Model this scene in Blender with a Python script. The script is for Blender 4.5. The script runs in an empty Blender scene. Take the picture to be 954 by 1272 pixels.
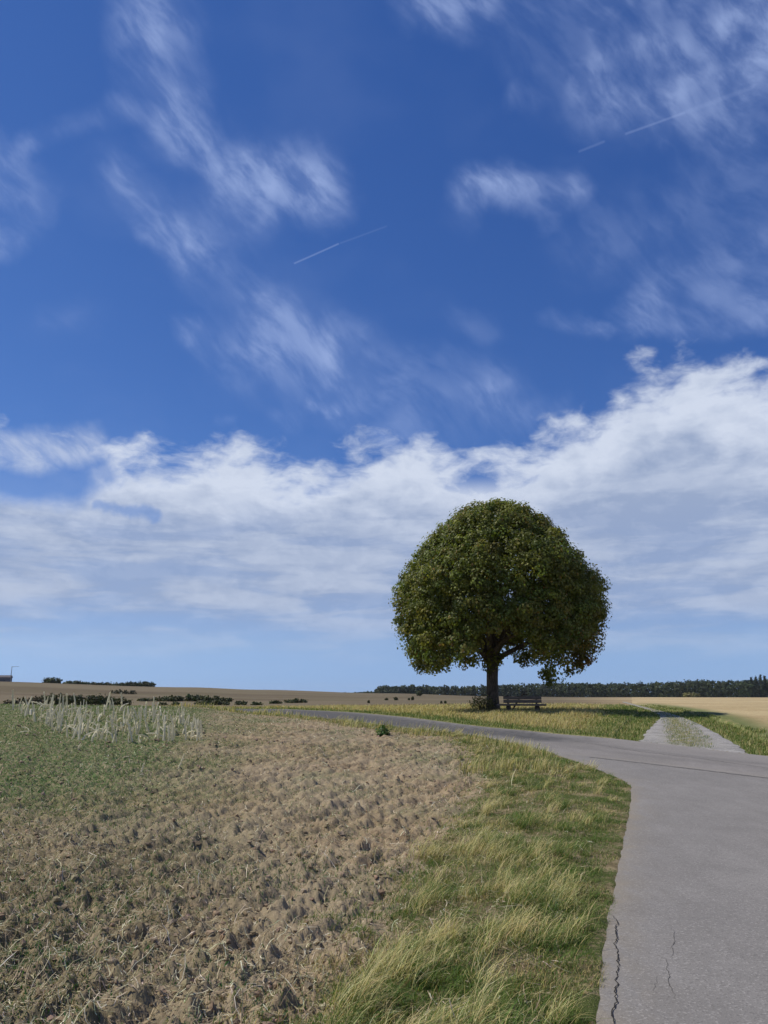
import bpy, math, random
import numpy as np

random.seed(7)
RNG = np.random.default_rng(7)
R = math.radians
scene = bpy.context.scene
COL = scene.collection

# ---------------------------------------------------------------- camera
EYE = 1.65                      # eye height of a standing person
FPX = 955.0                     # focal length in photograph pixels (954 x 1272)
HORIZON = 862.0
PITCH = math.atan((HORIZON - 636.0) / FPX)
cam_d = bpy.data.cameras.new('camera')
cam = bpy.data.objects.new('camera', cam_d)
COL.objects.link(cam)
cam_d.sensor_fit = 'HORIZONTAL'
cam_d.sensor_width = 36.0
cam_d.lens = 36.0 * FPX / 954.0
cam_d.clip_start = 0.05
cam_d.clip_end = 20000
cam.location = (0, 0, EYE)
cam.rotation_euler = (math.pi / 2 + PITCH, 0, 0)
scene.camera = cam
scene.render.engine = 'CYCLES'
scene.cycles.use_denoising = True
scene.cycles.max_bounces = 5
scene.cycles.adaptive_threshold = 0.015
scene.cycles.transparent_max_bounces = 8

scene.view_settings.view_transform = 'Standard'
scene.view_settings.look = 'None'
scene.view_settings.exposure = 0.0
scene.view_settings.gamma = 1.0


def px_dir(px, py):
    u = (px - 477.0) / FPX
    v = (636.0 - py) / FPX
    d = np.array([u, math.cos(PITCH) - v * math.sin(PITCH), math.sin(PITCH) + v * math.cos(PITCH)])
    return d / np.linalg.norm(d)


# ---------------------------------------------------------------- sun
SUN_EL, SUN_AZ = 52.0, -78.0    # azimuth clockwise from +Y (view direction): sun on the left, a little ahead
sd = bpy.data.lights.new('sun', 'SUN')
sd.energy = 4.5
sd.angle = R(0.53)
sd.color = (1.0, 0.935, 0.80)
sun = bpy.data.objects.new('sun', sd)
COL.objects.link(sun)
sun.rotation_euler = (R(90 - SUN_EL), 0, R(180 - SUN_AZ))   # local +Z points at the sun
sun.location = (-40, 13, 35)


# ---------------------------------------------------------------- node expression helper
class Nodes:
    def __init__(self, nt):
        self.nt = nt

    def new(self, t, **kw):
        n = self.nt.nodes.new(t)
        for k, v in kw.items():
            setattr(n, k, v)
        return n

    def put(self, sock, v):
        if v is None:
            return
        if isinstance(v, bpy.types.NodeSocket):
            self.nt.links.new(v, sock)
        else:
            sock.default_value = v

    def m(self, op, a, b=None, c=None, clamp=False):
        n = self.new('ShaderNodeMath', operation=op, use_clamp=clamp)
        self.put(n.inputs[0], a); self.put(n.inputs[1], b); self.put(n.inputs[2], c)
        return n.outputs[0]

    def v(self, op, a, b=None, scale=None):
        n = self.new('ShaderNodeVectorMath', operation=op)
        self.put(n.inputs[0], a); self.put(n.inputs[1], b)
        if scale is not None:
            self.put(n.inputs['Scale'], scale)
        return n.outputs['Value'] if op in ('DOT_PRODUCT', 'LENGTH', 'DISTANCE') else n.outputs[0]

    def xyz(self, x, y, z=0.0):
        n = self.new('ShaderNodeCombineXYZ')
        self.put(n.inputs[0], x); self.put(n.inputs[1], y); self.put(n.inputs[2], z)
        return n.outputs[0]

    def sep(self, v):
        n = self.new('ShaderNodeSeparateXYZ')
        self.put(n.inputs[0], v)
        return n.outputs

    def noise(self, vec, scale, detail=4, rough=0.5, dist=0.0, lac=2.0, dim='2D', color=False):
        n = self.new('ShaderNodeTexNoise', noise_dimensions=dim)
        self.put(n.inputs['Vector'], vec)
        n.inputs['Scale'].default_value = scale
        n.inputs['Detail'].default_value = detail
        n.inputs['Roughness'].default_value = rough
        n.inputs['Lacunarity'].default_value = lac
        n.inputs['Distortion'].default_value = dist
        return n.outputs['Color'] if color else n.outputs['Fac']

    def step(self, x, lo, hi, a=0.0, b=1.0, kind='SMOOTHSTEP'):
        n = self.new('ShaderNodeMapRange', interpolation_type=kind)
        for i, q in enumerate((x, lo, hi, a, b)):
            self.put(n.inputs[i], q)
        return n.outputs[0]

    def mix(self, f, a, b, blend='MIX'):
        n = self.new('ShaderNodeMix', data_type='RGBA', blend_type=blend)
        ins = [s for s in n.inputs if s.enabled]
        def c4(x):
            return x if isinstance(x, bpy.types.NodeSocket) else (tuple(x) + (1.0,))[:4]
        self.put(n.inputs[0], f); self.put(n.inputs[6], c4(a)); self.put(n.inputs[7], c4(b))
        return n.outputs[2]

    def curve(self, x, pts):
        n = self.new('ShaderNodeFloatCurve')
        c = n.mapping.curves[0]
        n.mapping.use_clip = False
        while len(c.points) < len(pts):
            c.points.new(0.5, 0.5)
        for p, (a, b) in zip(c.points, pts):
            p.location = (a, b)
            p.handle_type = 'AUTO_CLAMPED'
        n.mapping.update()
        self.put(n.inputs[1], x)
        return n.outputs[0]


# ---------------------------------------------------------------- sky: clear-sky model, high cloud wisps, a cloud bank
world = bpy.data.worlds.new('World')
scene.world = world
world.use_nodes = True
world.cycles.sampling_method = 'MANUAL'
world.cycles.sample_map_resolution = 256
wn = world.node_tree
wn.nodes.clear()
W = Nodes(wn)
SKY_STRENGTH = 0.1
sky = W.new('ShaderNodeTexSky', sky_type='NISHITA')
sky.sun_disc = False
sky.sun_elevation = R(SUN_EL)
sky.sun_rotation = R(SUN_AZ)
sky.altitude = 2500
sky.air_density = 1.0
sky.dust_density = 0.0
sky.ozone_density = 6.0
tc = W.new('ShaderNodeTexCoord')
D = tc.outputs['Generated']
dx, dy, dz = W.sep(D)
W.put(sky.inputs['Vector'], W.xyz(dx, dy, W.m('MAXIMUM', dz, 0.062)))   # keep the reddened lowest degrees out: the land hides them
# the telephone camera's rendering of blue: a deeper, more saturated sky
sr, sg, sb = W.sep(sky.outputs[0])
def grade(c, g, k):
    c = W.m('POWER', W.m('MULTIPLY', c, SKY_STRENGTH), g)
    return W.m('MULTIPLY', c, k / SKY_STRENGTH)
clear = W.xyz(grade(sr, 1.24, 1.16), grade(sg, 1.0, 0.87), grade(sb, 0.76, 0.95))
az = W.m('ARCTAN2', dx, dy)
el = W.m('ARCSINE', dz)
den = W.m('MAXIMUM', W.m('ADD', dy, 1.0), 0.02)
inv = W.m('DIVIDE', 2.0, den)
Q = W.xyz(W.m('MULTIPLY', dx, inv), W.m('MULTIPLY', dz, inv), 0.0)   # stereographic, about 1 per radian


def q_of(px, py):
    d = px_dir(px, py)
    return (2 * d[0] / (1 + d[1]), 2 * d[2] / (1 + d[1]), 0.0)


def warp(vec, scale, amp, detail=4, rough=0.55):
    c = W.noise(vec, scale, detail, rough, color=True)
    c = W.v('SUBTRACT', c, (0.5, 0.5, 0.5))
    return W.v('ADD', vec, W.v('SCALE', c, scale=amp))


Qw = warp(Q, 6.0, 0.045, 3, 0.5)            # broad warping, so streaks curl and fray
Qf = warp(Qw, 19.0, 0.026, 5, 0.62)


def capsule(vec, a, b, w, inner=0.0):
    a = q_of(*a); b = q_of(*b)
    ba = [b[i] - a[i] for i in range(3)]
    bb = sum(t * t for t in ba) + 1e-9
    pa = W.v('SUBTRACT', vec, a)
    h = W.m('MULTIPLY', W.v('DOT_PRODUCT', pa, tuple(ba)), 1.0 / bb, clamp=True)
    hb = W.new('ShaderNodeVectorMath', operation='SCALE')
    hb.inputs[0].default_value = ba
    W.put(hb.inputs['Scale'], h)
    d = W.v('DISTANCE', pa, hb.outputs[0])
    return W.step(d, w / FPX, inner * w / FPX)


# high thin cloud: (start px, end px, half width px, strength)
WISPS = [
    ((175, -40), (200, 60), 62, .55), ((190, 60), (215, 140), 58, .75), ((225, 150), (300, 205), 46, .60),
    ((300, 215), (385, 228), 62, 1.0), ((345, 240), (320, 290), 40, .45), ((150, 215), (205, 290), 34, .80),
    ((205, 285), (320, 378), 36, 1.0), ((250, 300), (330, 400), 70, .35), ((230, 415), (330, 440), 26, .60),
    ((330, 390), (450, 440), 46, .55), ((430, 430), (600, 488), 44, .65), ((300, 440), (600, 500), 70, .45),
    ((-30, 200), (20, 240), 55, .80), ((-30, 280), (5, 295), 30, 1.0), ((-40, 192), (160, 135), 17, .55),
    ((585, 232), (700, 238), 34, .85), ((660, 240), (678, 272), 24, .65), ((565, 262), (580, 270), 26, .28),
    ((690, -20), (960, 60), 110, .75), ((740, 90), (960, 130), 75, .85), ((520, 0), (640, 20), 40, .60),
    ((560, -20), (760, 20), 60, .5), ((640, 60), (760, 120), 40, .25), ((900, 30), (1000, 150), 80, .6),
    ((640, 118), (660, 124), 18, .45), ((675, 393), (748, 415), 15, .60), ((560, 395), (600, 410), 26, .22),
    ((790, 395), (960, 380), 36, .62), ((840, 360), (960, 320), 60, .40), ((740, 300), (960, 210), 70, .22), ((800, 410), (960, 400), 18, .4),
    ((380, 499), (418, 500), 13, 1.0), ((270, 519), (284, 519), 11, .6), ((640, 522), (700, 510), 26, .40), ((560, 500), (660, 520), 40, .25),
    ((60, 400), (120, 395), 30, .16), ((490, 545), (540, 540), 32, .6), ((340, 515), (360, 520), 20, .35),
]
hi = None
for a, b, w, s in WISPS:
    c = W.m('MULTIPLY', capsule(Qf, a, b, w * 1.18), s)
    hi = c if hi is None else W.m('ADD', W.m('MULTIPLY', hi, W.m('SUBTRACT', 1.0, c)), c)
# the same sort of wisps over the unseen sky, added thicker to whiten the skylight
far_mask = W.step(W.v('LENGTH', W.v('SUBTRACT', Q, (0.0, 0.42, 0.0))), 0.85, 1.15)
gen = W.step(W.noise(W.v('MULTIPLY', Qw, (1.0, 1.8, 1.0)), 2.2, 5, 0.55), 0.40, 0.66)
hi = W.m('ADD', hi, W.m('MULTIPLY', W.m('MULTIPLY', gen, far_mask), 0.95), clamp=True)
qx_, qy_, _ = W.sep(Qw)
along = W.m('MULTIPLY', W.m('SUBTRACT', qx_, qy_), 0.36)          # wisps are drawn out along one wind direction
across = W.m('MULTIPLY', W.m('ADD', qx_, qy_), 0.95)
fib = W.noise(W.xyz(along, across, 0.0), 22.0, 6, 0.58)
fine = W.step(fib, 0.32, 0.70, 0.30, 1.2)
soft = W.noise(Qw, 8.0, 3, 0.5)
hi = W.m('MULTIPLY', W.m('MULTIPLY', hi, fine), W.step(soft, 0.30, 0.68, 0.25, 1.1))
hi_d = W.m('MULTIPLY', hi, 0.62, clamp=True)
# a trace of veil everywhere
veil = W.m('MULTIPLY', W.step(W.noise(W.v('MULTIPLY', Qw, (1.0, 1.6, 1.0)), 3.5, 4, 0.5), 0.46, 0.75), 0.05)
hi_d = W.m('ADD', hi_d, veil, clamp=True)
# condensation trails
for a, b, w, s in (((366, 327), (420, 303), 1.7, .22), ((423, 302), (480, 281), 1.7, .07),
                   ((778, 166), (850, 140), 2.2, .16), ((845, 142), (935, 108), 4.0, .09), ((720, 188), (750, 176), 2.4, .10)):
    c = W.m('MULTIPLY', capsule(Q, a, b, w, 0.2), s)
    hi_d = W.m('MAXIMUM', hi_d, W.m('ADD', W.m('MULTIPLY', hi_d, W.m('SUBTRACT', 1.0, c)), c))


# the cloud bank: top edge by azimuth, frayed by noise
def ae(px, py):
    d = px_dir(px, py)
    return math.atan2(d[0], d[1]), math.asin(d[2])


bank_px = [(-60, 548), (0, 548), (60, 552), (120, 560), (170, 548), (230, 545), (300, 548), (345, 562), (400, 572), (440, 556), (500, 545),
           (560, 556), (620, 556), (670, 540), (720, 520), (760, 496), (790, 462), (840, 452), (900, 452), (954, 462), (1010, 475)]
pts = [(0.0, 0.34), (0.15, 0.30), (0.30, 0.34), (0.38, 0.30)]
for p in bank_px:
    a, e = ae(*p)
    pts.append((a / (2 * math.pi) + 0.5, e))
pts += [(0.63, 0.36), (0.72, 0.30), (0.86, 0.36), (1.0, 0.34)]
top = W.curve(W.m('ADD', W.m('MULTIPLY', az, 1 / (2 * math.pi)), 0.5), pts)
AE = W.xyz(az, el, 0.0)
AEs = W.xyz(W.m('MULTIPLY', az, 1.0), W.m('MULTIPLY', el, 1.9), 0.0)
AEw = warp(AEs, 7.0, 0.06, 4, 0.6)
n_edge = W.noise(AEw, 13.0, 8, 0.56)
n_big = W.noise(AEs, 5.0, 3, 0.5)
dd = W.m('SUBTRACT', top, el)
dd = W.m('ADD', dd, W.m('MULTIPLY', W.m('SUBTRACT', n_edge, 0.5), 0.15))
dd = W.m('ADD', dd, W.m('MULTIPLY', W.m('SUBTRACT', n_big, 0.5), 0.03))
bank = W.m('MAXIMUM', W.step(dd, -0.014, 0.046), W.step(W.m('SUBTRACT', top, el), 0.03, 0.07))
# a blue gap at the left with a thin streaky sheet over it
gap = W.m('MAXIMUM', capsule(AEg := warp(Q, 9.0, 0.05, 5, 0.6), (-60, 596), (95, 600), 44, 0.25), W.m('MULTIPLY', capsule(AEg, (130, 632), (190, 640), 12, 0.2), 0.6))
gap = W.m('MAXIMUM', gap, W.m('MULTIPLY', capsule(AEg, (60, 590), (130, 585), 26, 0.2), 0.7))
bank = W.m('MULTIPLY', bank, W.m('SUBTRACT', 1.0, W.m('MULTIPLY', gap, 0.93)))
sheet = W.m('MULTIPLY', capsule(AEg, (-60, 545), (110, 560), 34, 0.1), W.step(fib, 0.3, 0.7, 0.25, 0.85))
bank = W.m('MAXIMUM', bank, W.m('MULTIPLY', sheet, 0.8))
# layers seen edge-on lower down
lay_v = warp(W.xyz(W.m('MULTIPLY', az, 4.2), W.m('MULTIPLY', el, 26.0), 0.0), 0.8, 0.9, 4, 0.55)
lay = W.noise(lay_v, 1.15, 5, 0.55)
lay_f = W.noise(W.xyz(W.m('MULTIPLY', az, 12.0), W.m('MULTIPLY', el, 48.0), 0.0), 1.0, 5, 0.6)
low = W.step(W.m('ADD', el, W.m('MULTIPLY', W.m('SUBTRACT', lay, 0.5), 0.05)), 0.022, 0.135)
bank = W.m('MULTIPLY', bank, low)
thin = W.m('MULTIPLY', W.step(lay, 0.35, 0.62, 0.80, 1.0), 1.0)
bank = W.m('MULTIPLY', bank, W.m('ADD', W.m('MULTIPLY', W.step(el, 0.16, 0.26), W.m('SUBTRACT', 1.0, thin)), thin))
bank = W.m('MULTIPLY', bank, 0.97)

# cloud light: sunlit tops, grey undersides
U = 1.0 / SKY_STRENGTH
puff = W.noise(AEw, 19.0, 6, 0.6)
puff2 = W.noise(warp(AEs, 10.0, 0.05, 4), 9.0, 5, 0.55)
depth_grey = W.step(W.m('ADD', W.m('ADD', dd, W.step(el, 0.27, 0.13, 0.0, 0.09)), W.m('MULTIPLY', W.m('SUBTRACT', puff2, 0.5), 0.17)), 0.03, 0.16)
streak = W.step(W.m('ADD', W.m('MULTIPLY', lay, 0.7), W.m('MULTIPLY', lay_f, 0.3)), 0.40, 0.62)
shade = W.m('MULTIPLY', depth_grey, W.m('SUBTRACT', 1.0, W.m('MULTIPLY', streak, 0.36)))
shade = W.m('ADD', W.m('MULTIPLY', shade, 0.95), W.m('MULTIPLY', W.step(puff, 0.36, 0.66, 0.12, -0.08), 1.0), clamp=True)
bank_col = W.mix(shade, (0.65 * U, 0.715 * U, 0.85 * U), (0.33 * U, 0.41 * U, 0.59 * U))
wisp_col = (0.38 * U, 0.49 * U, 0.80 * U)
c1 = W.mix(hi_d, clear, wisp_col)
c2 = W.mix(bank, c1, bank_col)
bg = W.new('ShaderNodeBackground')
bg.inputs['Strength'].default_value = SKY_STRENGTH
W.put(bg.inputs['Color'], c2)
out = W.new('ShaderNodeOutputWorld')
wn.links.new(bg.outputs[0], out.inputs['Surface'])

# ================================================================ helpers
def mat_base(name):
    m = bpy.data.materials.new(name)
    m.use_nodes = True
    nt = m.node_tree
    nt.nodes.clear()
    N = Nodes(nt)
    o = N.new('ShaderNodeOutputMaterial')
    b = N.new('ShaderNodeBsdfPrincipled')
    nt.links.new(b.outputs[0], o.inputs['Surface'])
    b.inputs['Specular IOR Level'].default_value = 0.25
    b.inputs['Roughness'].default_value = 0.9
    return m, N, b, o


def objcoord(N):
    return N.new('ShaderNodeTexCoord').outputs['Object']


def bump(N, b, h, strength, dist):
    n = N.new('ShaderNodeBump')
    n.inputs['Strength'].default_value = strength
    n.inputs['Distance'].default_value = dist
    N.put(n.inputs['Height'], h)
    N.put(b.inputs['Normal'], n.outputs[0])


def attr(N, name, out='Color'):
    n = N.new('ShaderNodeAttribute', attribute_name=name)
    return n.outputs[out]


def mat_plain(name, col, rough=0.85, var=0.25, scale=8.0, bmp=0.0):
    m, N, b, o = mat_base(name)
    oc = objcoord(N)
    n = N.noise(oc, scale, 5, 0.6, dim='3D')
    N.put(b.inputs['Base Color'], N.mix(N.step(n, 0.3, 0.7, kind='LINEAR'), tuple(c * (1 - var) for c in col), tuple(c * (1 + var) for c in col)))
    b.inputs['Roughness'].default_value = rough
    if bmp:
        bump(N, b, n, 0.6, bmp)
    return m


def mat_leaf(name, trans=0.35, rough=0.6, gain=1.0):
    """foliage: colour from the mesh, some light let through"""
    m, N, b, o = mat_base(name)
    c = attr(N, 'col')
    N.put(b.inputs['Base Color'], c)
    b.inputs['Roughness'].default_value = rough
    t = N.new('ShaderNodeBsdfTranslucent')
    tcol = N.mix(1.0, c, (1.3, 1.35, 0.7), 'MULTIPLY')
    N.put(t.inputs['Color'], tcol)
    mx = N.new('ShaderNodeMixShader')
    mx.inputs[0].default_value = trans
    m.node_tree.links.new(b.outputs[0], mx.inputs[1])
    m.node_tree.links.new(t.outputs[0], mx.inputs[2])
    m.node_tree.links.new(mx.outputs[0], o.inputs['Surface'])
    return m


def new_mesh(name, verts, faces_flat, sizes, mat=None, col=None, smooth=False, attrs=None):
    """numpy arrays -> mesh data.  faces_flat: flat vertex indices, sizes: verts per face (int or array)"""
    me = bpy.data.meshes.new(name)
    verts = np.asarray(verts, np.float32).reshape(-1, 3)
    ff = np.asarray(faces_flat, np.int32).ravel()
    nf = len(ff) // sizes if isinstance(sizes, int) else len(sizes)
    if isinstance(sizes, int):
        starts = np.arange(nf, dtype=np.int32) * sizes
    else:
        sizes = np.asarray(sizes, np.int32)
        starts = np.concatenate(([0], np.cumsum(sizes)[:-1])).astype(np.int32)
    me.vertices.add(len(verts)); me.vertices.foreach_set('co', verts.ravel())
    me.loops.add(len(ff)); me.loops.foreach_set('vertex_index', ff)
    me.polygons.add(nf); me.polygons.foreach_set('loop_start', starts)
    me.update(calc_edges=True)
    me.polygons.foreach_set('use_smooth', np.full(nf, bool(smooth)))
    if col is not None:
        a = me.color_attributes.new('col', 'FLOAT_COLOR', 'POINT')
        c = np.ones((len(verts), 4), np.float32); c[:, :3] = col
        a.data.foreach_set('color', c.ravel())
    for k, v in (attrs or {}).items():
        a = me.attributes.new(k, 'FLOAT', 'POINT')
        a.data.foreach_set('value', np.asarray(v, np.float32))
    if mat:
        me.materials.append(mat)
    return me


def link(name, me, parent=None, **props):
    o = bpy.data.objects.new(name, me)
    COL.objects.link(o)
    if parent is not None:
        o.parent = parent
    for k, v in props.items():
        o[k] = v
    return o


def thing(name, loc, rz=0.0, **props):
    o = link(name, None, **props)
    o.location = loc
    o.rotation_euler = (0, 0, rz)
    o.empty_display_size = 0.2
    return o


class MB:
    """collects boxes, tubes and cards into one mesh"""
    def __init__(self):
        self.v = []; self.f = []; self.c = []

    def add(self, vs, fs, col=None):
        b = len(self.v)
        self.v += [tuple(map(float, p)) for p in vs]
        self.f += [tuple(i + b for i in q) for q in fs]
        self.c += [col or (1, 1, 1)] * len(vs)

    def tube(self, pts, rads, n=8, col=None, cap=True, squash=1.0, jag=0.0):
        pts = [np.array(p, float) for p in pts]
        vs, fs = [], []
        up0 = np.array([0.0, 0.0, 1.0])
        prev = None
        for i, p in enumerate(pts):
            t = pts[min(i + 1, len(pts) - 1)] - pts[max(i - 1, 0)]
            t = t / (np.linalg.norm(t) + 1e-9)
            ref = prev if prev is not None else (np.array([1.0, 0, 0]) if abs(t[2]) > 0.8 else up0)
            a = ref - t * ref.dot(t); a = a / (np.linalg.norm(a) + 1e-9)
            b = np.cross(t, a); prev = a
            for k in range(n):
                w = 2 * math.pi * k / n
                j = random.uniform(-jag, jag) if (jag and i == len(pts) - 1) else 0
                vs.append(p + rads[i] * (a * math.cos(w) + b * math.sin(w) * squash) + t * j)
        for i in range(len(pts) - 1):
            for k in range(n):
                fs.append((i * n + k, i * n + (k + 1) % n, (i + 1) * n + (k + 1) % n, (i + 1) * n + k))
        if cap:
            fs.append(tuple(range(n))[::-1])
            fs.append(tuple(range((len(pts) - 1) * n, len(pts) * n)))
        self.add(vs, fs, col)

    def box(self, c, s, rz=0.0, rx=0.0, ry=0.0, wob=0.0, col=None, bev=0.0):
        sx, sy, sz = (q / 2 for q in s)
        from mathutils import Euler, Vector
        e = Euler((rx, ry, rz)).to_matrix()
        if bev <= 0:
            vs = [(x, y, z) for x in (-sx, sx) for y in (-sy, sy) for z in (-sz, sz)]
            fs = [(0, 1, 3, 2), (4, 6, 7, 5), (0, 4, 5, 1), (2, 3, 7, 6), (0, 2, 6, 4), (1, 5, 7, 3)]
        else:   # chamfered long edges (length along x)
            prof = [(-sy + bev, -sz), (sy - bev, -sz), (sy, -sz + bev), (sy, sz - bev), (sy - bev, sz), (-sy + bev, sz), (-sy, sz - bev), (-sy, -sz + bev)]
            xs = np.linspace(-sx, sx, 7)
            vs = []
            for x in xs:
                dy, dz = random.uniform(-wob, wob), random.uniform(-wob, wob)
                vs += [(x, y + dy, z + dz) for y, z in prof]
            fs = [(i * 8 + k, i * 8 + (k + 1) % 8, i * 8 + 8 + (k + 1) % 8, i * 8 + 8 + k) for i in range(6) for k in range(8)]
            fs += [tuple(range(8))[::-1], tuple(range(48, 56))]
        vs = [Vector(c) + e @ Vector(p) for p in vs]
        self.add(vs, fs, col)

    def mesh(self, name, mat, smooth=False, col=False):
        me = bpy.data.meshes.new(name)
        me.from_pydata(self.v, [], self.f)
        me.materials.append(mat)
        me.polygons.foreach_set('use_smooth', [smooth] * len(me.polygons))
        if col:
            a = me.color_attributes.new('col', 'FLOAT_COLOR', 'POINT')
            a.data.foreach_set('color', [q for c in self.c for q in (c[0], c[1], c[2], 1.0)])
        me.update()
        return me


# ---------------------------------------------------------------- numpy noise
def _h(ix, iy, seed):
    n = (ix.astype(np.int64) * 374761393 + iy.astype(np.int64) * 668265263 + seed * 974634541) & 0xffffffff
    n = ((n ^ (n >> 13)) * 1274126177) & 0xffffffff
    n = (n ^ (n >> 16)) & 0xffff
    return n.astype(np.float32) * np.float32(2 * math.pi / 65536.0)


def pn(x, y, seed=0):
    """gradient noise, about -0.7..0.7"""
    xf = np.floor(x); yf = np.floor(y)
    u = (x - xf).astype(np.float32); v = (y - yf).astype(np.float32)
    ix = xf.astype(np.int64); iy = yf.astype(np.int64)
    def g(a, b, du, dv):
        w = _h(a, b, seed)
        return np.cos(w) * du + np.sin(w) * dv
    su = u * u * u * (u * (u * 6 - 15) + 10); sv = v * v * v * (v * (v * 6 - 15) + 10)
    a = g(ix, iy, u, v); b = g(ix + 1, iy, u - 1, v)
    c = g(ix, iy + 1, u, v - 1); d = g(ix + 1, iy + 1, u - 1, v - 1)
    return (a + (b - a) * su) + ((c + (d - c) * su) - (a + (b - a) * su)) * sv


def fbm(x, y, seed=0, oct=4, gain=0.5):
    r = 0.0; amp = 1.0
    for i in range(oct):
        r = r + amp * pn(x * 2 ** i + 13.7 * i, y * 2 ** i - 7.3 * i, seed + i)
        amp *= gain
    return r


def sstep(x, a, b):
    t = np.clip((x - a) / (b - a), 0, 1)
    return t * t * (3 - 2 * t)


# ---------------------------------------------------------------- terrain heights (m) by bearing and range
T_AZ = np.array([-180, -60, -28, -14, -9, 0, 8, 14, 28, 60, 180.0])
T_R = np.array([0, 10, 16, 22, 30, 42, 52, 72, 95, 130, 180, 250, 320, 420, 600, 900, 4000.0])
T_Z = np.array([
    #0  10    16    22    30    42    52    72    95    130   180   250   320   420   600   900   4000
    [0, 0,    .05,  .10,  .15,  .25,  .30,  .35,  .35,  .3,   .3,   .3,   .3,   0,    -1,   -4,   -30],
    [0, .02,  .20,  .45,  .80,  1.15, 1.00, .5,   .25,  .3,   1.6,  4.2,  6.4,  7.0,  7.0,  4,    -20],
    [0, .02,  .20,  .45,  .80,  1.12, 1.00, .5,   .25,  .25,  1.5,  4.0,  6.2,  6.6,  7.0,  4,    -20],
    [0, .02,  .16,  .35,  .62,  .93,  .85,  .40,  .10,  .10,  .9,   2.7,  4.2,  4.3,  3.5,  0,    -25],
    [0, .01,  .14,  .30,  .50,  .66,  .66,  .36,  .05,  .00,  .6,   2.0,  3.3,  3.0,  1.5,  -2,   -28],
    [0, .00,  .12,  .26,  .44,  .56,  .58,  .48,  .30,  .20,  .4,   1.0,  1.9,  1.4,  0,    -3,   -30],
    [0, .00,  .10,  .24,  .42,  .57,  .60,  .56,  .48,  .42,  .45,  .55,  .75,  .2,   -.8,  -3,   -30],
    [0, .00,  .08,  .20,  .38,  .57,  .60,  .58,  .55,  .52,  .50,  .45,  .40,  -.1,  -1.1, -3,   -30],
    [0, .00,  .05,  .15,  .32,  .50,  .58,  .62,  .62,  .60,  .56,  .48,  .40,  -.1,  -1.1, -3,   -30],
    [0, .00,  .05,  .12,  .28,  .45,  .52,  .58,  .60,  .58,  .50,  .45,  .40,  -.1,  -1.1, -3,   -30],
    [0, 0,    .05,  .10,  .15,  .25,  .30,  .35,  .35,  .3,   .3,   .3,   .3,   0,    -1,   -4,   -30]])


def terrain(x, y):
    x = np.asarray(x, float); y = np.asarray(y, float)
    r = np.hypot(x, y); a = np.degrees(np.arctan2(x, y))
    i = np.clip(np.searchsorted(T_AZ, a) - 1, 0, len(T_AZ) - 2)
    j = np.clip(np.searchsorted(T_R, r) - 1, 0, len(T_R) - 2)
    fa = np.clip((a - T_AZ[i]) / (T_AZ[i + 1] - T_AZ[i]), 0, 1); fa = fa * fa * (3 - 2 * fa)
    h = T_R[j + 1] - T_R[j]
    fr = np.clip((r - T_R[j]) / h, 0, 1)
    def col(ii):                                  # Catmull-Rom along the range
        z0, z1 = T_Z[ii, j], T_Z[ii, j + 1]
        jm = np.maximum(j - 1, 0); jp = np.minimum(j + 2, len(T_R) - 1)
        m0 = (z1 - T_Z[ii, jm]) / (T_R[j + 1] - T_R[jm] + 1e-9) * h
        m1 = (T_Z[ii, jp] - z0) / (T_R[jp] - T_R[j] + 1e-9) * h
        t = fr
        return (2 * t**3 - 3 * t**2 + 1) * z0 + (t**3 - 2 * t**2 + t) * m0 + (-2 * t**3 + 3 * t**2) * z1 + (t**3 - t**2) * m1
    z = col(i) * (1 - fa) + col(i + 1) * fa
    return z


def tz(x, y):
    return float(terrain(np.array([x]), np.array([y]))[0])


def G(px, py):
    """where the ray of a photograph pixel meets the ground"""
    d = px_dir(px, py)
    t = 2.0
    last = EYE
    while t < 3000:
        p = d * t
        h = EYE + p[2] - tz(p[0], p[1])
        if h < 0:
            t0 = t / 1.02
            t = t0 + (t - t0) * last / (last - h + 1e-9)
            return np.array([d[0] * t, d[1] * t])
        last = h
        t *= 1.02
    return np.array([d[0] * 400, d[1] * 400])


def at_range(px, r):
    """ground point at a given range on the bearing of a pixel column"""
    d = px_dir(px, HORIZON)
    return np.array([d[0], d[1]]) / math.hypot(d[0], d[1]) * r


# ---------------------------------------------------------------- plan: edges of the roads
def smooth_line(pts, step):
    pts = [np.array(p, float) for p in pts]
    out = []
    for i in range(len(pts) - 1):
        p0 = pts[max(i - 1, 0)]; p1 = pts[i]; p2 = pts[i + 1]; p3 = pts[min(i + 2, len(pts) - 1)]
        n = max(2, int(np.linalg.norm(p2 - p1) / step))
        for k in range(n):
            t = k / n
            out.append(0.5 * ((2 * p1) + (p2 - p0) * t + (2 * p0 - 5 * p1 + 4 * p2 - p3) * t**2 + (3 * p1 - p0 - 3 * p2 + p3) * t**3))
    out.append(pts[-1])
    return np.array(out)


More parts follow.
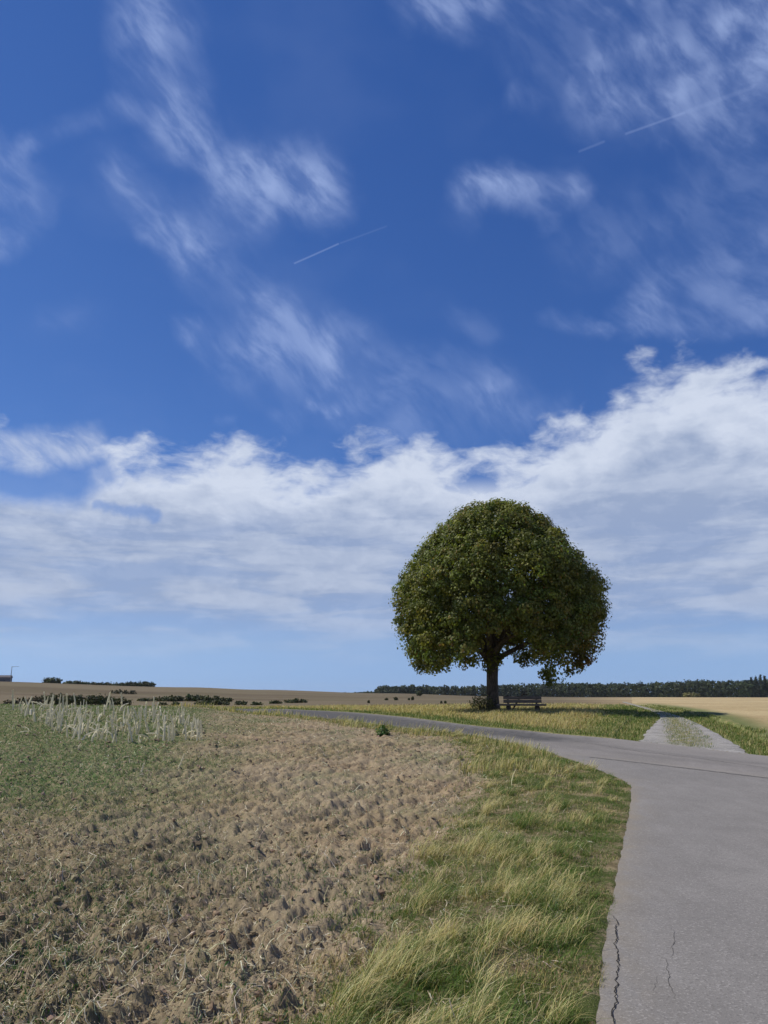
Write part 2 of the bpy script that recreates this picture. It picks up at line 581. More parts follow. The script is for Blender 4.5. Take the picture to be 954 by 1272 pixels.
near_left = [G(*p) for p in ((728, 1272), (739, 1190), (749, 1138), (759, 1093), (766, 1060), (774, 1023), (781, 985))]
d0 = (near_left[2] - near_left[0]); d0 /= np.linalg.norm(d0)
near_left = [near_left[0] - d0 * 14, near_left[0] - d0 * 5] + near_left
flare = [G(*p) for p in ((779, 973), (756, 962), (726, 950), (693, 938.5), (667, 931))]
cross_near_px = [(630, 922), (600, 915.6), (548, 909), (498, 904), (441, 896.5), (395, 892), (362, 888.5)]
cross_near_left = [G(*p) for p in cross_near_px]
cross_far_px = [(345, 880.8), (381, 882), (441, 885), (498, 890), (548, 896), (600, 902.5), (680, 910), (752, 916), (795, 920.5), (847, 926), (893, 932), (930, 936), (954, 938.5)]
cross_far = [G(*p) for p in cross_far_px]
e = cross_far[-1] - cross_far[-3]; e /= np.linalg.norm(e)
cross_far += [cross_far[-1] + e * 6, cross_far[-1] + e * 14]
e2 = cross_near_left[-1] - cross_near_left[-2]; e2 /= np.linalg.norm(e2)
lx = cross_near_left[-1]
ext_near = [lx + np.array([-8, 9]), lx + np.array([-22, 22]), lx + np.array([-45, 38])]
fx = cross_far[0]
ext_far = [fx + np.array([-41, 37]) , fx + np.array([-19, 20.5]), fx + np.array([-7, 8.5])]
cross_far = ext_far + cross_far
seam = [G(*p) for p in ((667, 932.5), (720, 939.5), (800, 948.5), (880, 958), (954, 967))]
e3 = seam[-1] - seam[-2]; e3 /= np.linalg.norm(e3)
seam += [seam[-1] + e3 * 5, seam[-1] + e3 * 12]

FIELD_EDGE = smooth_line(near_left + flare + cross_near_left + ext_near, 0.25)   # edge of the tarmac on the ploughed side
CROSS_NEAR = smooth_line((seam[::-1] + cross_near_left + ext_near)[::-1], 0.25)   # left far -> right near
CROSS_FAR = smooth_line(cross_far, 0.25)

track_left = [G(*p) for p in ((796, 921.5), (803, 909), (812, 899), (820, 890.5), (816, 886), (803, 880.5), (786, 875.5), (772, 871.5))]
track_right = [G(*p) for p in ((934, 937.5), (907, 919), (887, 908.5), (868, 898.5), (850, 891), (828, 884.5), (797, 877), (778, 872))]
TRACK_L = smooth_line(track_left, 0.4); TRACK_R = smooth_line(track_right, 0.4)


def signed_dist(line, x, y, chunk=True):
    """distance to a polyline, positive on its left side (walking along it)"""
    best = np.full(x.shape, 1e18); sg = np.ones(x.shape)
    for k in range(len(line) - 1):
        a = line[k]; b = line[k + 1]; ab = b - a; L = ab.dot(ab) + 1e-12
        px = x - a[0]; py = y - a[1]
        t = np.clip((px * ab[0] + py * ab[1]) / L, 0, 1)
        ex = px - ab[0] * t; ey = py - ab[1] * t
        d = ex * ex + ey * ey
        m = d < best
        best = np.where(m, d, best)
        sg = np.where(m, np.sign(ab[0] * py - ab[1] * px), sg)
    return np.sqrt(best) * sg


def thin_line(line, tol):
    """every so many points, for distance tests"""
    out = [line[0]]
    for p in line[1:]:
        if np.linalg.norm(p - out[-1]) >= tol * (1 + np.linalg.norm(p) * 0.02):
            out.append(p)
    out.append(line[-1])
    return np.array(out)


FE = thin_line(FIELD_EDGE, 0.6); CF = thin_line(CROSS_FAR, 0.6)
TL = thin_line(TRACK_L, 1.0); TR = thin_line(TRACK_R, 1.0)
TRACK_MID = 0.5 * (np.array([TL[int(i)] for i in np.linspace(0, len(TL) - 1, 30)]) + np.array([TR[int(i)] for i in np.linspace(0, len(TR) - 1, 30)]))
FUR = np.array([0.315, 0.949])          # furrow direction, along the near lane


def plan(x, y):
    """distances that decide what the ground is at a point"""
    df = signed_dist(FE, x, y)           # + on the ploughed side
    dc = signed_dist(CF, x, y)           # + beyond the crossing road
    dt = signed_dist(TRACK_MID, x, y)    # + left of the track
    return df, dc, dt


def verge_width(x, y):
    r = np.hypot(x, y)
    w = 1.25 + 0.75 * sstep(y, 4, 11) + 0.5 * sstep(y, 11, 15) - 1.0 * sstep(y, 17, 24)
    return w + 0.28 * fbm(x * 0.8, y * 0.8, 31, 3) + 0.12 * fbm(x * 4, y * 4, 37, 2)

# ================================================================ ground
def soil_relief(x, y):
    s = x * FUR[1] - y * FUR[0]
    t = x * FUR[0] + y * FUR[1]
    bend = 0.10 * fbm(x * 0.7, y * 0.7, 3, 3)
    fur = np.sin(2 * math.pi * (s + bend) / 0.42) * (0.026 + 0.024 * fbm(x * 0.6, y * 0.6, 5, 2))
    wx = x + 0.06 * pn(x * 5, y * 5, 41); wy = y + 0.06 * pn(x * 5 + 9, y * 5, 43)
    c1 = fbm(wx * 3.1, wy * 3.1, 11, 3)
    clod = np.maximum(0, c1 - 0.05) ** 0.8 * 0.065
    bil = np.abs(pn(wx * 6.3, wy * 6.3, 17)) * 0.070 + np.abs(pn(wx * 13.1, wy * 13.1, 19)) * 0.045 + np.maximum(0, pn(wx * 9.7, wy * 9.7, 20) - 0.15) * 0.07
    pit = -np.maximum(0, pn(wx * 1.7, wy * 1.7, 23) - 0.22) * 0.20
    fine = 0.020 * pn(x * 27, y * 27, 29) + 0.010 * pn(x * 51, y * 51, 30)
    low = 0.05 * pn(x * 0.45, y * 0.45, 2)
    return fur + 1.35 * (clod + bil + pit + fine) + low - 0.04


az_d = np.arange(-36, 36.0001, 0.12)
az_all = np.concatenate((np.arange(-180, -36, 4.0), az_d, np.arange(36.5, 40, 1), np.arange(40, 180.01, 4.0)))
r_all = np.concatenate((np.array([0.05, 0.6, 1.2, 1.9, 2.6, 3.2]), 3.6 * 1.0054 ** np.arange(0, 525)))
r_far = r_all[-1] * 1.03 ** np.arange(1, 135)
r_all = np.concatenate((r_all, r_far, [4500.0]))
AZ, RR = np.meshgrid(np.radians(az_all), r_all)
GX = (RR * np.sin(AZ)).ravel(); GY = (RR * np.cos(AZ)).ravel()
nA, nR = len(az_all), len(r_all)
GZ = terrain(GX, GY)
GR = RR.ravel()
DF = np.full(GX.shape, 99.0); DC = np.full(GX.shape, -99.0); DT = np.full(GX.shape, 50.0)
near = GR < 130
DF[near], DC[near], DT[near] = plan(GX[near], GY[near])
far = ~near
DF[far] = -99.0
DC[far] = 99.0
DT[far] = np.where(np.degrees(np.arctan2(GX[far], GY[far])) > 16.0, -50.0, 50.0)
VW = verge_width(GX, GY)
fieldside = DF > 0
beyond = (~fieldside) & (DC > 0)
w_soil = sstep(DF, VW - 0.15, VW + 0.35) * (GR < 70) * sstep(GR, 75, 55)
relief = np.zeros_like(GX)
m = (w_soil > 0) & (GR < 70)
relief[m] = soil_relief(GX[m], GY[m]) * w_soil[m] * (1 - 0.3 * sstep(GR[m], 25, 50))
# rough turf
turf = 0.05 * fbm(GX * 1.3, GY * 1.3, 51, 4) + 0.03
grassy = (1 - w_soil) * np.where(fieldside, sstep(DF, 0.02, 0.5), 0) + np.where(beyond, sstep(DC, 0.05, 0.8), 0)
trackw = np.abs(DT)
in_track = beyond & (GR < 130) & (trackw < 2.2 - 1.1 * sstep(GR, 30, 60))
grassy = grassy * np.where(in_track, 0.0, 1.0) * sstep(GR, 140, 60)
GZ = GZ + relief + turf * grassy
under = (~fieldside) & (DC <= 0) & (GR < 130)
GZ = GZ - np.where(under, 0.10 * sstep(np.minimum(-DF, -DC), 0.0, 0.22), 0) - np.where(in_track, 0.07, 0)
# low swell beside the track
GREEN = sstep(-GX - 0.18 * GY, 0.8, 3.5) * sstep(GY, 9, 15) * 1.1 + 0.45 * sstep(-GX - 0.10 * GY, 0.3, 2.2)
GREEN = np.clip(GREEN + 0.5 * fbm(GX * 0.35, GY * 0.35, 61, 3), 0, 1) * sstep(DF, 1.5, 4.0)
GREEN = np.maximum(GREEN, 0.85 * sstep(-GX - 0.1 * GY, -0.6, 1.4) * sstep(GY, 13, 8) * sstep(DF, 1.2, 2.5))
GREEN = np.maximum(GREEN, 0.5 * sstep(fbm(GX * 0.5, GY * 0.5 , 67, 3), 0.05, 0.5))
ROADGREEN = np.maximum(np.where(beyond, sstep(DC, 2.2, 0.5), 0), np.where(beyond, sstep(trackw, 4.2, 2.2) * sstep(GR, 120, 60), 0))

idx = np.arange(nA * nR).reshape(nR, nA)
q = np.stack((idx[:-1, :-1], idx[:-1, 1:], idx[1:, 1:], idx[1:, :-1]), -1).reshape(-1, 4)[:, ::-1]
cen = q[:, 0]
azd = np.degrees(np.arctan2(GX, GY))
SIDE = np.where(azd[cen] > 150, 0, 1)
reg = np.zeros(len(q), int)                                  # 0 verge
reg[(DF > VW)[cen] & (GR < 66)[cen]] = 1                      # ploughed field
reg[(DF > 0)[cen] & (GR >= 66)[cen]] = 4
mead = beyond[cen]
reg[mead] = 2
reg[mead & (DT < -2.3)[cen]] = 3                              # stubble field right of the track
reg[mead & (GR >= 88)[cen] & (azd < 17.3)[cen]] = 4             # fields of the hillside
reg[mead & (GR >= 88)[cen] & (azd >= 17.3)[cen]] = 3
reg[(GR >= 90)[cen] & (np.abs(azd) > 100)[cen]] = 4


def ground_mat(kind):
    m, N, b, o = mat_base(kind)
    oc = objcoord(N)
    sx, sy, sz = N.sep(oc)
    gr = attr(N, 'green', 'Fac')
    n1 = N.noise(oc, 0.35, 4, 0.55)
    n2 = N.noise(oc, 3.0, 5, 0.6)
    n3 = N.noise(oc, 22.0, 5, 0.65)
    n4 = N.noise(oc, 90.0, 3, 0.6)
    if kind == 'ploughed_soil':
        c = N.mix(N.step(n2, 0.3, 0.7), (0.205, 0.152, 0.096), (0.33, 0.258, 0.168))
        c = N.mix(N.step(n1, 0.35, 0.7), c, (0.29, 0.235, 0.160))
        c = N.mix(N.m('MULTIPLY', N.step(n3, 0.50, 0.70), 0.55), c, (0.155, 0.110, 0.068))
        c = N.mix(N.m('MULTIPLY', N.step(n4, 0.60, 0.72), 0.6), c, (0.46, 0.38, 0.26))
        g = N.m('MULTIPLY', gr, N.step(N.noise(oc, 14.0, 4, 0.7), 0.36, 0.60, 0.25, 1.0))
        c = N.mix(N.m('MULTIPLY', g, 0.85), c, N.mix(N.step(sy, 8.0, 14.0), N.mix(N.step(n3, 0.35, 0.65), (0.085, 0.085, 0.045), (0.16, 0.14, 0.085)), N.mix(N.step(n3, 0.35, 0.65), (0.050, 0.110, 0.032), (0.090, 0.145, 0.052))))
        bump(N, b, N.m('ADD', n3, N.m('MULTIPLY', n4, 0.5)), 0.7, 0.018)
    elif kind == 'verge_soil':
        c = N.mix(N.step(n2, 0.35, 0.65), (0.17, 0.135, 0.075), (0.33, 0.265, 0.155))
        c = N.mix(N.m('MULTIPLY', N.step(N.m('ADD', N.m('MULTIPLY', n3, 0.5), N.m('MULTIPLY', N.noise(oc, 1.6, 3, 0.55), 0.5)), 0.44, 0.54), 0.8), c, (0.062, 0.098, 0.020))
        c = N.mix(N.step(n4, 0.62, 0.7, 0.0, 0.5), c, (0.42, 0.36, 0.22))
        bump(N, b, N.m('ADD', n3, n4), 0.8, 0.03)
    elif kind == 'dry_meadow':
        st = N.noise(N.v('MULTIPLY', oc, (0.5, 1.0, 1.0)), 1.2, 5, 0.65)
        c = N.mix(N.step(st, 0.35, 0.65), (0.30, 0.235, 0.115), (0.44, 0.355, 0.19))
        c = N.mix(N.m('MULTIPLY', N.step(n1, 0.45, 0.65), 0.5), c, (0.21, 0.20, 0.085))
        c = N.mix(N.m('MULTIPLY', gr, N.step(n2, 0.3, 0.6, 0.4, 1.0)), c, (0.125, 0.155, 0.055))
        c = N.mix(N.step(n3, 0.55, 0.7, 0.0, 0.35), c, (0.16, 0.125, 0.07))
        bump(N, b, n3, 0.7, 0.05)
    elif kind == 'stubble':
        # sowing rows fading into broad bands
        v2 = N.xyz(N.m('ADD', N.m('MULTIPLY', sx, 0.06), N.m('MULTIPLY', sy, 0.02)), N.m('MULTIPLY', sy, 0.10), 0.0)
        bands = N.noise(v2, 1.0, 5, 0.6)
        c = N.mix(N.step(bands, 0.35, 0.65), (0.33, 0.245, 0.13), (0.46, 0.365, 0.21))
        c = N.mix(N.step(n2, 0.3, 0.7, 0.0, 0.35), c, (0.50, 0.42, 0.26))
        c = N.mix(N.step(n3, 0.5, 0.7, 0.0, 0.4), c, (0.25, 0.165, 0.085))
        c = N.mix(N.step(attr(N, 'warm', 'Fac'), 0.95, 0.3, 0.0, 0.55), c, (0.33, 0.26, 0.145))
        c = N.mix(N.m('MULTIPLY', gr, 0.9), c, (0.115, 0.150, 0.055))
        bump(N, b, n3, 0.7, 0.05)
    else:
        v2 = N.xyz(N.m('MULTIPLY', sx, 0.006), N.m('MULTIPLY', sy, 0.035), 0.0)
        bands = N.noise(v2, 1.0, 4, 0.5)
        c = N.mix(N.step(bands, 0.40, 0.60), (0.118, 0.094, 0.062), (0.168, 0.138, 0.092))
        c = N.mix(N.step(N.noise(oc, 0.05, 4, 0.6), 0.4, 0.65, 0.0, 0.45), c, (0.14, 0.125, 0.072))
        c = N.mix(N.step(n1, 0.4, 0.7, 0.0, 0.35), c, (0.105, 0.082, 0.058))
        c = N.mix(N.step(attr(N, 'warm', 'Fac'), 0.0, 1.0, kind='LINEAR'), c, N.mix(N.step(bands, 0.40, 0.60), (0.33, 0.25, 0.14), (0.43, 0.34, 0.20)))
        bump(N, b, n2, 0.6, 0.10)
    N.put(b.inputs['Base Color'], c)
    b.inputs['Roughness'].default_value = 1.0
    b.inputs['Specular IOR Level'].default_value = 0.05
    return m


P3 = np.stack((GX, GY, GZ), 1)
WARM = sstep(azd, 11.0, 21.0)
GATTR = np.where(reg_v := fieldside, GREEN, ROADGREEN)
for rid, (nm, mk) in enumerate((('grass_verge', 'verge_soil'), ('ploughed_field', 'ploughed_soil'), ('meadow', 'dry_meadow'), ('stubble_field', 'stubble'), ('hill_field', 'hill_soil'))):
    fq = q[reg == rid]
    used, invx = np.unique(fq.ravel(), return_inverse=True)
    me = new_mesh(nm, P3[used], invx.astype(np.int32), 4, ground_mat(mk), smooth=True, attrs={'green': GATTR[used], 'warm': WARM[used]})
    link(nm, me, kind='structure')


# exact heights of the finished ground at points (bilinear in the polar grid)
GZ2 = GZ.reshape(nR, nA)
def gz(x, y):
    x = np.asarray(x, float); y = np.asarray(y, float)
    a = np.degrees(np.arctan2(x, y)); r = np.hypot(x, y)
    i = np.clip(np.searchsorted(az_all, a) - 1, 0, nA - 2); j = np.clip(np.searchsorted(r_all, r) - 1, 0, nR - 2)
    fa = (a - az_all[i]) / (az_all[i + 1] - az_all[i]); fr = (r - r_all[j]) / (r_all[j + 1] - r_all[j])
    return (GZ2[j, i] * (1 - fa) + GZ2[j, i + 1] * fa) * (1 - fr) + (GZ2[j + 1, i] * (1 - fa) + GZ2[j + 1, i + 1] * fa) * fr


# ---------------------------------------------------------------- roads
def resample(line, n, power=1.0):
    d = np.concatenate(([0], np.cumsum(np.linalg.norm(np.diff(line, axis=0), axis=1))))
    t = np.linspace(0, 1, n) ** power * d[-1]
    return np.stack((np.interp(t, d, line[:, 0]), np.interp(t, d, line[:, 1])), 1)


def ruled(name, A, B, nl, nw, mat, lift, rag=0.04, extra=None, power=1.0, **props):
    A = resample(A, nl, power); B = resample(B, nl, power)
    s = np.linspace(0, 1, nw)[None, :, None]
    ja = rag * (fbm(A[:, 0] * 2.0, A[:, 1] * 2.0, 71, 5, 0.6) - 0.15)
    jb = rag * fbm(B[:, 0] * 2.5, B[:, 1] * 2.5, 73, 4)
    d = B - A; d = d / (np.linalg.norm(d, axis=1)[:, None] + 1e-6)
    A = A + d * ja[:, None]; B = B + d * jb[:, None]
    P = A[:, None, :] * (1 - s) + B[:, None, :] * s
    x = P[..., 0].ravel(); y = P[..., 1].ravel()
    edge = (np.minimum(s, 1 - s) * np.ones((nl, nw, 1))).ravel() * np.repeat(np.linalg.norm(B - A, axis=1), nw)
    z = terrain(x, y) + lift - 0.02 * np.exp(-edge / 0.05) * (edge < 0.5)
    i = np.arange(nl * nw).reshape(nl, nw)
    f = np.stack((i[:-1, :-1], i[:-1, 1:], i[1:, 1:], i[1:, :-1]), -1).reshape(-1, 4)
    vx = np.stack((x, y, z), 1)
    v0, v1, v2 = vx[f[len(f) // 2][:3]]
    if np.cross(v1 - v0, v2 - v0)[2] < 0:
        f = f[:, ::-1]
    at = {'edge': np.exp(-edge / 0.18), 'across': (s * np.ones((nl, nw, 1))).ravel()}
    if extra:
        at.update(extra(x, y))
    me = new_mesh(name, vx, f, 4, mat, smooth=True, attrs=at)
    return link(name, me, **props)


def asphalt(name, base, tint2, swept):
    m, N, b, o = mat_base(name)
    oc = objcoord(N)
    n1 = N.noise(oc, 0.6, 4, 0.55)
    n2 = N.noise(N.v('MULTIPLY', oc, (1.0, 0.35, 1.0)), 4.0, 5, 0.6)
    vo = N.new('ShaderNodeTexVoronoi', feature='F1')
    N.put(vo.inputs['Vector'], oc); vo.inputs['Scale'].default_value = 85.0
    agg = vo.outputs['Color']
    ar, ag, ab = N.sep(agg)
    n4 = N.noise(oc, 160.0, 3, 0.6)
    c = N.mix(N.step(n1, 0.35, 0.65), base, tint2)
    c = N.mix(N.step(n2, 0.35, 0.7, 0.0, 0.4), c, tuple(k * 0.80 for k in base))
    c = N.mix(N.step(ar, 0.80, 1.0, 0.0, 0.55), c, tuple(min(1, k * 1.75) for k in base))
    c = N.mix(N.step(ar, 0.22, 0.0, 0.0, 0.55), c, tuple(k * 0.55 for k in base))
    c = N.mix(N.step(n4, 0.4, 0.7, 0.0, 0.35), c, tuple(k * 0.7 for k in base))
    ed = attr(N, 'edge', 'Fac')
    c = N.mix(N.m('MULTIPLY', N.m('MULTIPLY', ed, N.step(n2, 0.3, 0.6)), 0.6), c, (0.25, 0.21, 0.15))
    if swept:
        dk = attr(N, 'dark', 'Fac')
        c = N.mix(N.m('MULTIPLY', dk, 0.85), c, N.mix(N.step(n2, 0.3, 0.7), (0.055, 0.055, 0.058), (0.085, 0.084, 0.085)))
        du = attr(N, 'dusty', 'Fac')
        c = N.mix(N.m('MULTIPLY', du, N.step(n2, 0.3, 0.65, 0.3, 0.9)), c, (0.27, 0.255, 0.24))
    N.put(b.inputs['Base Color'], c)
    b.inputs['Roughness'].default_value = 0.95
    b.inputs['Specular IOR Level'].default_value = 0.12
    bump(N, b, N.m('ADD', vo.outputs['Distance'], N.m('MULTIPLY', n4, 0.4)), 0.45, 0.004)
    return m


lane_left = smooth_line(near_left + flare, 0.2)
perp = np.array([d0[1], -d0[0]])
right_pts = [p + perp * 4.4 for p in near_left[:7]]
right_pts += [np.array([8.7, 10.6]), np.array([10.3, 10.9])]
in_seam = np.array(seam[:-1][::-1]) + np.array([0.35, 0.25])
lane_right = np.concatenate((smooth_line(right_pts, 0.2), smooth_line([np.array([9.9, 11.4])] + list(in_seam[1:]), 0.2)))
asph_near = asphalt('worn_asphalt', (0.200, 0.190, 0.182), (0.226, 0.215, 0.206), False)
asph_cross = asphalt('old_asphalt', (0.20, 0.187, 0.177), (0.228, 0.213, 0.203), True)
lane = ruled('farm_lane', lane_left, lane_right, 420, 26, asph_near, 0.004, 0.13, kind='structure')


def cross_attr(x, y):
    dn = np.abs(signed_dist(thin_line(CROSS_NEAR, 0.8), x, y)); dfar = np.abs(signed_dist(CF, x, y))
    mid = dn / (dn + dfar + 1e-6)
    dark = sstep(y + 2.0 * fbm(x * 0.5, y * 0.5, 81, 3) - 6 * np.abs(mid - 0.42), 21.5, 25.5) * (0.75 + 0.5 * sstep(mid, 0.95, 0.55))
    dusty = np.exp(-dfar / 0.7) * 0.8 + np.exp(-dn / 0.25) * 0.5
    dk2 = 0.35 * np.exp(-((mid - 0.55) / 0.05) ** 2) * sstep(y, 26, 20) + 0.25 * np.exp(-((mid - 0.33) / 0.04) ** 2) * sstep(y, 26, 20)
    return {'dark': np.clip(np.maximum(dark, dk2), 0, 1), 'dusty': np.clip(dusty, 0, 1)}


road = ruled('crossing_road', CROSS_NEAR, CROSS_FAR, 460, 22, asph_cross, 0.008, 0.06, cross_attr, kind='structure')

# gravel track with two wheel ruts
m, N, b, o = mat_base('gravel')
oc = objcoord(N)
vo = N.new('ShaderNodeTexVoronoi', feature='F1'); N.put(vo.inputs['Vector'], oc); vo.inputs['Scale'].default_value = 22.0
g1 = N.noise(oc, 1.2, 5, 0.65); g2 = N.noise(oc, 30, 4, 0.65)
c = N.mix(N.step(g1, 0.3, 0.7), (0.235, 0.225, 0.215), (0.335, 0.32, 0.305))
c = N.mix(N.step(N.sep(vo.outputs['Color'])[0], 0.6, 1.0, 0.0, 0.6), c, (0.52, 0.50, 0.46))
c = N.mix(N.step(g2, 0.52, 0.68, 0.0, 0.6), c, (0.15, 0.135, 0.12))
gm = N.m('MULTIPLY', attr(N, 'mid', 'Fac'), N.step(N.noise(oc, 2.6, 4, 0.65), 0.36, 0.56))
c = N.mix(gm, c, N.mix(N.step(g2, 0.35, 0.65), (0.13, 0.14, 0.055), (0.26, 0.22, 0.11)))
N.put(b.inputs['Base Color'], c)
bump(N, b, N.m('ADD', vo.outputs['Distance'], g2), 0.8, 0.03)


def track_attr(x, y):
    dl = np.abs(signed_dist(TL, x, y)); dr = np.abs(signed_dist(TR, x, y))
    f = dl / (dl + dr + 1e-6)
    r = np.hypot(x, y)
    return {'mid': np.clip(1.2 * np.exp(-((f - 0.50) / 0.19) ** 2) * sstep(r, 23.0, 26), 0, 1)}


track = ruled('gravel_track', TRACK_L, TRACK_R, 240, 18, m, -0.012, 0.25, track_attr, kind='structure')


# cracks and construction joints in the tarmac: parts of their road
def ribbon(name, pts, w, mat, parent, lift, wob=0.0, step=0.05, seed=0):
    L = smooth_line(pts, step)
    n = len(L)
    t = np.gradient(L, axis=0); t /= np.linalg.norm(t, axis=1)[:, None] + 1e-9
    p = np.stack((-t[:, 1], t[:, 0]), 1)
    s = np.cumsum(np.concatenate(([0], np.linalg.norm(np.diff(L, axis=0), axis=1))))
    off = wob * (pn(s * 5, s * 0, seed) + 0.6 * pn(s * 14, s * 0, seed + 1) + 0.4 * pn(s * 37, s * 0, seed + 2))
    ww = w * np.clip(0.55 + 1.1 * np.abs(pn(s * 9, s * 0 + 3.3, seed + 3)) + 0.5 * pn(s * 31, s * 0, seed + 4), 0.15, 1.6) * np.clip(np.minimum(s, s[-1] - s) / 0.25, 0.02, 1)
    a = L + p * (off + ww / 2)[:, None]; b = L + p * (off - ww / 2)[:, None]
    v = np.concatenate((a, b)); z = terrain(v[:, 0], v[:, 1]) + lift
    i = np.arange(n - 1)
    f = np.stack((i, i + n, i + n + 1, i + 1), 1)
    me = new_mesh(name, np.column_stack((v, z)), f, 4, mat)
    return link(name, me, parent)


crack_mat = mat_plain('crack_dark', (0.024, 0.022, 0.020), 1.0, 0.3, 30)  # even dark tone for the flat ribbons drawn along the cracks
joint_mat = mat_plain('joint_tar', (0.125, 0.118, 0.112), 0.9, 0.35, 6)
ribbon('crack', [G(*p) for p in ((764, 1290), (763, 1250), (768, 1200), (765, 1165), (766, 1145), (757, 1135))], 0.0095, crack_mat, lane, 0.006, 0.028, 0.02, 1)
ribbon('crack', [G(*p) for p in ((838, 1245), (830, 1210), (828, 1195), (822, 1188))], 0.0035, crack_mat, lane, 0.006, 0.03, 0.02, 5)
ribbon('crack', [G(*p) for p in ((834, 1195), (838, 1165), (832, 1150))], 0.0035, crack_mat, lane, 0.006, 0.03, 0.02, 9)
ribbon('crack', [G(*p) for p in ((820, 1240), (814, 1225), (818, 1212))], 0.0035, crack_mat, lane, 0.006, 0.03, 0.02, 12)
sm = smooth_line(seam, 0.2)
ribbon('tar_joint', list(sm[::4][2:]), 0.07, joint_mat, road, 0.0102, 0.08, 0.06, 15)
ribbon('tar_joint', [G(*p) for p in ((690, 916.5), (740, 925), (789, 933), (867, 942.5), (950, 954), (985, 959))], 0.07, joint_mat, road, 0.0102, 0.10, 0.06, 21)

# ================================================================ low vegetation and litter
def blades(name, P, h, w, ang, lean, col, mat, seg=3, parent=None, tipcol=None, **props):
    n = len(P)
    s = np.linspace(0, 1, seg + 1)
    ld = np.stack((np.cos(ang), np.sin(ang)), 1)
    tw = ang + math.pi / 2 + RNG.normal(0, 0.7, n)
    wd = np.stack((np.cos(tw), np.sin(tw)), 1)
    lean = np.clip(lean, 0, 1.5)
    V = np.zeros((n, 2 * seg + 1, 3), np.float32); C = np.zeros((n, 2 * seg + 1, 3), np.float32)
    tip = col if tipcol is None else tipcol
    for k in range(seg + 1):
        t = s[k]
        th = lean * 1.15 * t                      # bends over more towards the tip
        cz = h * (t * np.cos(th * 0.75))
        cr = h * (t * np.sin(th * 0.95))
        c = np.column_stack((P[:, 0] + ld[:, 0] * cr, P[:, 1] + ld[:, 1] * cr, P[:, 2] + cz))
        cc = col * (1 - t) + tip * t
        hw = (w * (1 - t) ** 0.6 * 0.5)[:, None]
        if k < seg:
            V[:, 2 * k, :] = c; V[:, 2 * k + 1, :] = c
            V[:, 2 * k, :2] += wd * hw; V[:, 2 * k + 1, :2] -= wd * hw
            C[:, 2 * k] = cc; C[:, 2 * k + 1] = cc
        else:
            V[:, 2 * k, :] = c; C[:, 2 * k] = cc
    base = (np.arange(n) * (2 * seg + 1))[:, None]
    tri = []
    for k in range(seg - 1):
        tri += [(2 * k, 2 * k + 1, 2 * k + 3), (2 * k, 2 * k + 3, 2 * k + 2)]
    tri.append((2 * seg - 2, 2 * seg - 1, 2 * seg))
    F = (base[:, :, None] + np.array(tri)[None]).reshape(-1, 3)
    me = new_mesh(name, V.reshape(-1, 3), F, 3, mat, C.reshape(-1, 3))
    return link(name, me, parent, **props)


def pick(n, palette, probs, jit=0.18):
    pal = np.array(palette); k = RNG.choice(len(pal), n, p=np.array(probs) / sum(probs))
    return np.clip(pal[k] * (1 + RNG.normal(0, jit, (n, 1))) * (1 + RNG.normal(0, 0.06, (n, 3))), 0.005, 0.9)


GREEN_G, OLIVE_G, STRAW_G, BROWN_G, BLOND_G = (0.076, 0.138, 0.020), (0.125, 0.150, 0.036), (0.42, 0.35, 0.155), (0.18, 0.135, 0.066), (0.50, 0.45, 0.22)
grass_mat = mat_leaf('grass_blade', 0.30, 0.55)


def sample(n, r0, r1, a0, a1, pw=1.0):
    a = np.radians(RNG.uniform(a0, a1, n)); u = RNG.uniform(0, 1, n) ** pw
    r = r0 * (r1 / r0) ** u
    return r * np.sin(a), r * np.cos(a)


# short turf of the near verge
x, y = sample(520000, 3.9, 60, -30, 24)
df = signed_dist(FE, x, y); vw = verge_width(x, y); r = np.hypot(x, y)
dens = 0.42 + 1.7 * fbm(x * 1.5, y * 1.5, 91, 3) + 0.45 * sstep(df, 0.6, 0.15)
fringe = sstep(df, vw + 0.75, vw - 0.1)
dens = np.where(r > 16, np.maximum(dens, 0.35), dens)
keep = (df > -0.01 + 0.22 * fbm(x * 1.8, y * 1.8, 92, 4)) & (df < vw + 1.0) & (RNG.uniform(0, 1, len(x)) < np.clip(dens, 0.10, 1) * fringe)
x, y, df, vw, r = x[keep], y[keep], df[keep], vw[keep], r[keep]
n = len(x)
lush = np.clip(sstep(df / vw, 0.60, 0.12) * 0.6 + 1.7 * fbm(x * 0.9, y * 0.9, 95, 3) + 0.40, 0, 1)
cg = pick(n, (GREEN_G, OLIVE_G), (0.65, 0.35)); cs = pick(n, (STRAW_G, BROWN_G, OLIVE_G), (0.5, 0.25, 0.25))
isg = RNG.uniform(0, 1, n) < 0.12 + 0.84 * lush
isg &= RNG.uniform(0, 1, n) < np.where(y > 21, 0.5, 1.0)
col = np.where(isg[:, None], cg, cs)
h = RNG.uniform(0.022, 0.072, n) * (0.8 + 0.5 * sstep(df, 0.0, 0.5)) * (1 + 0.7 * sstep(r, 12, 24))
w = np.maximum(RNG.uniform(0.003, 0.006, n), r * 0.00055)
blades('verge_turf', np.column_stack((x, y, gz(x, y) - 0.005)), h, w, RNG.normal(0.5, 1.3, n), RNG.uniform(0.4, 1.5, n), col, grass_mat, 3,
       tipcol=np.clip(col * 1.08, 0, 0.9), kind='stuff', label='short green and straw coloured turf on the verge beside the lane', category='grass')
N_TURF = n

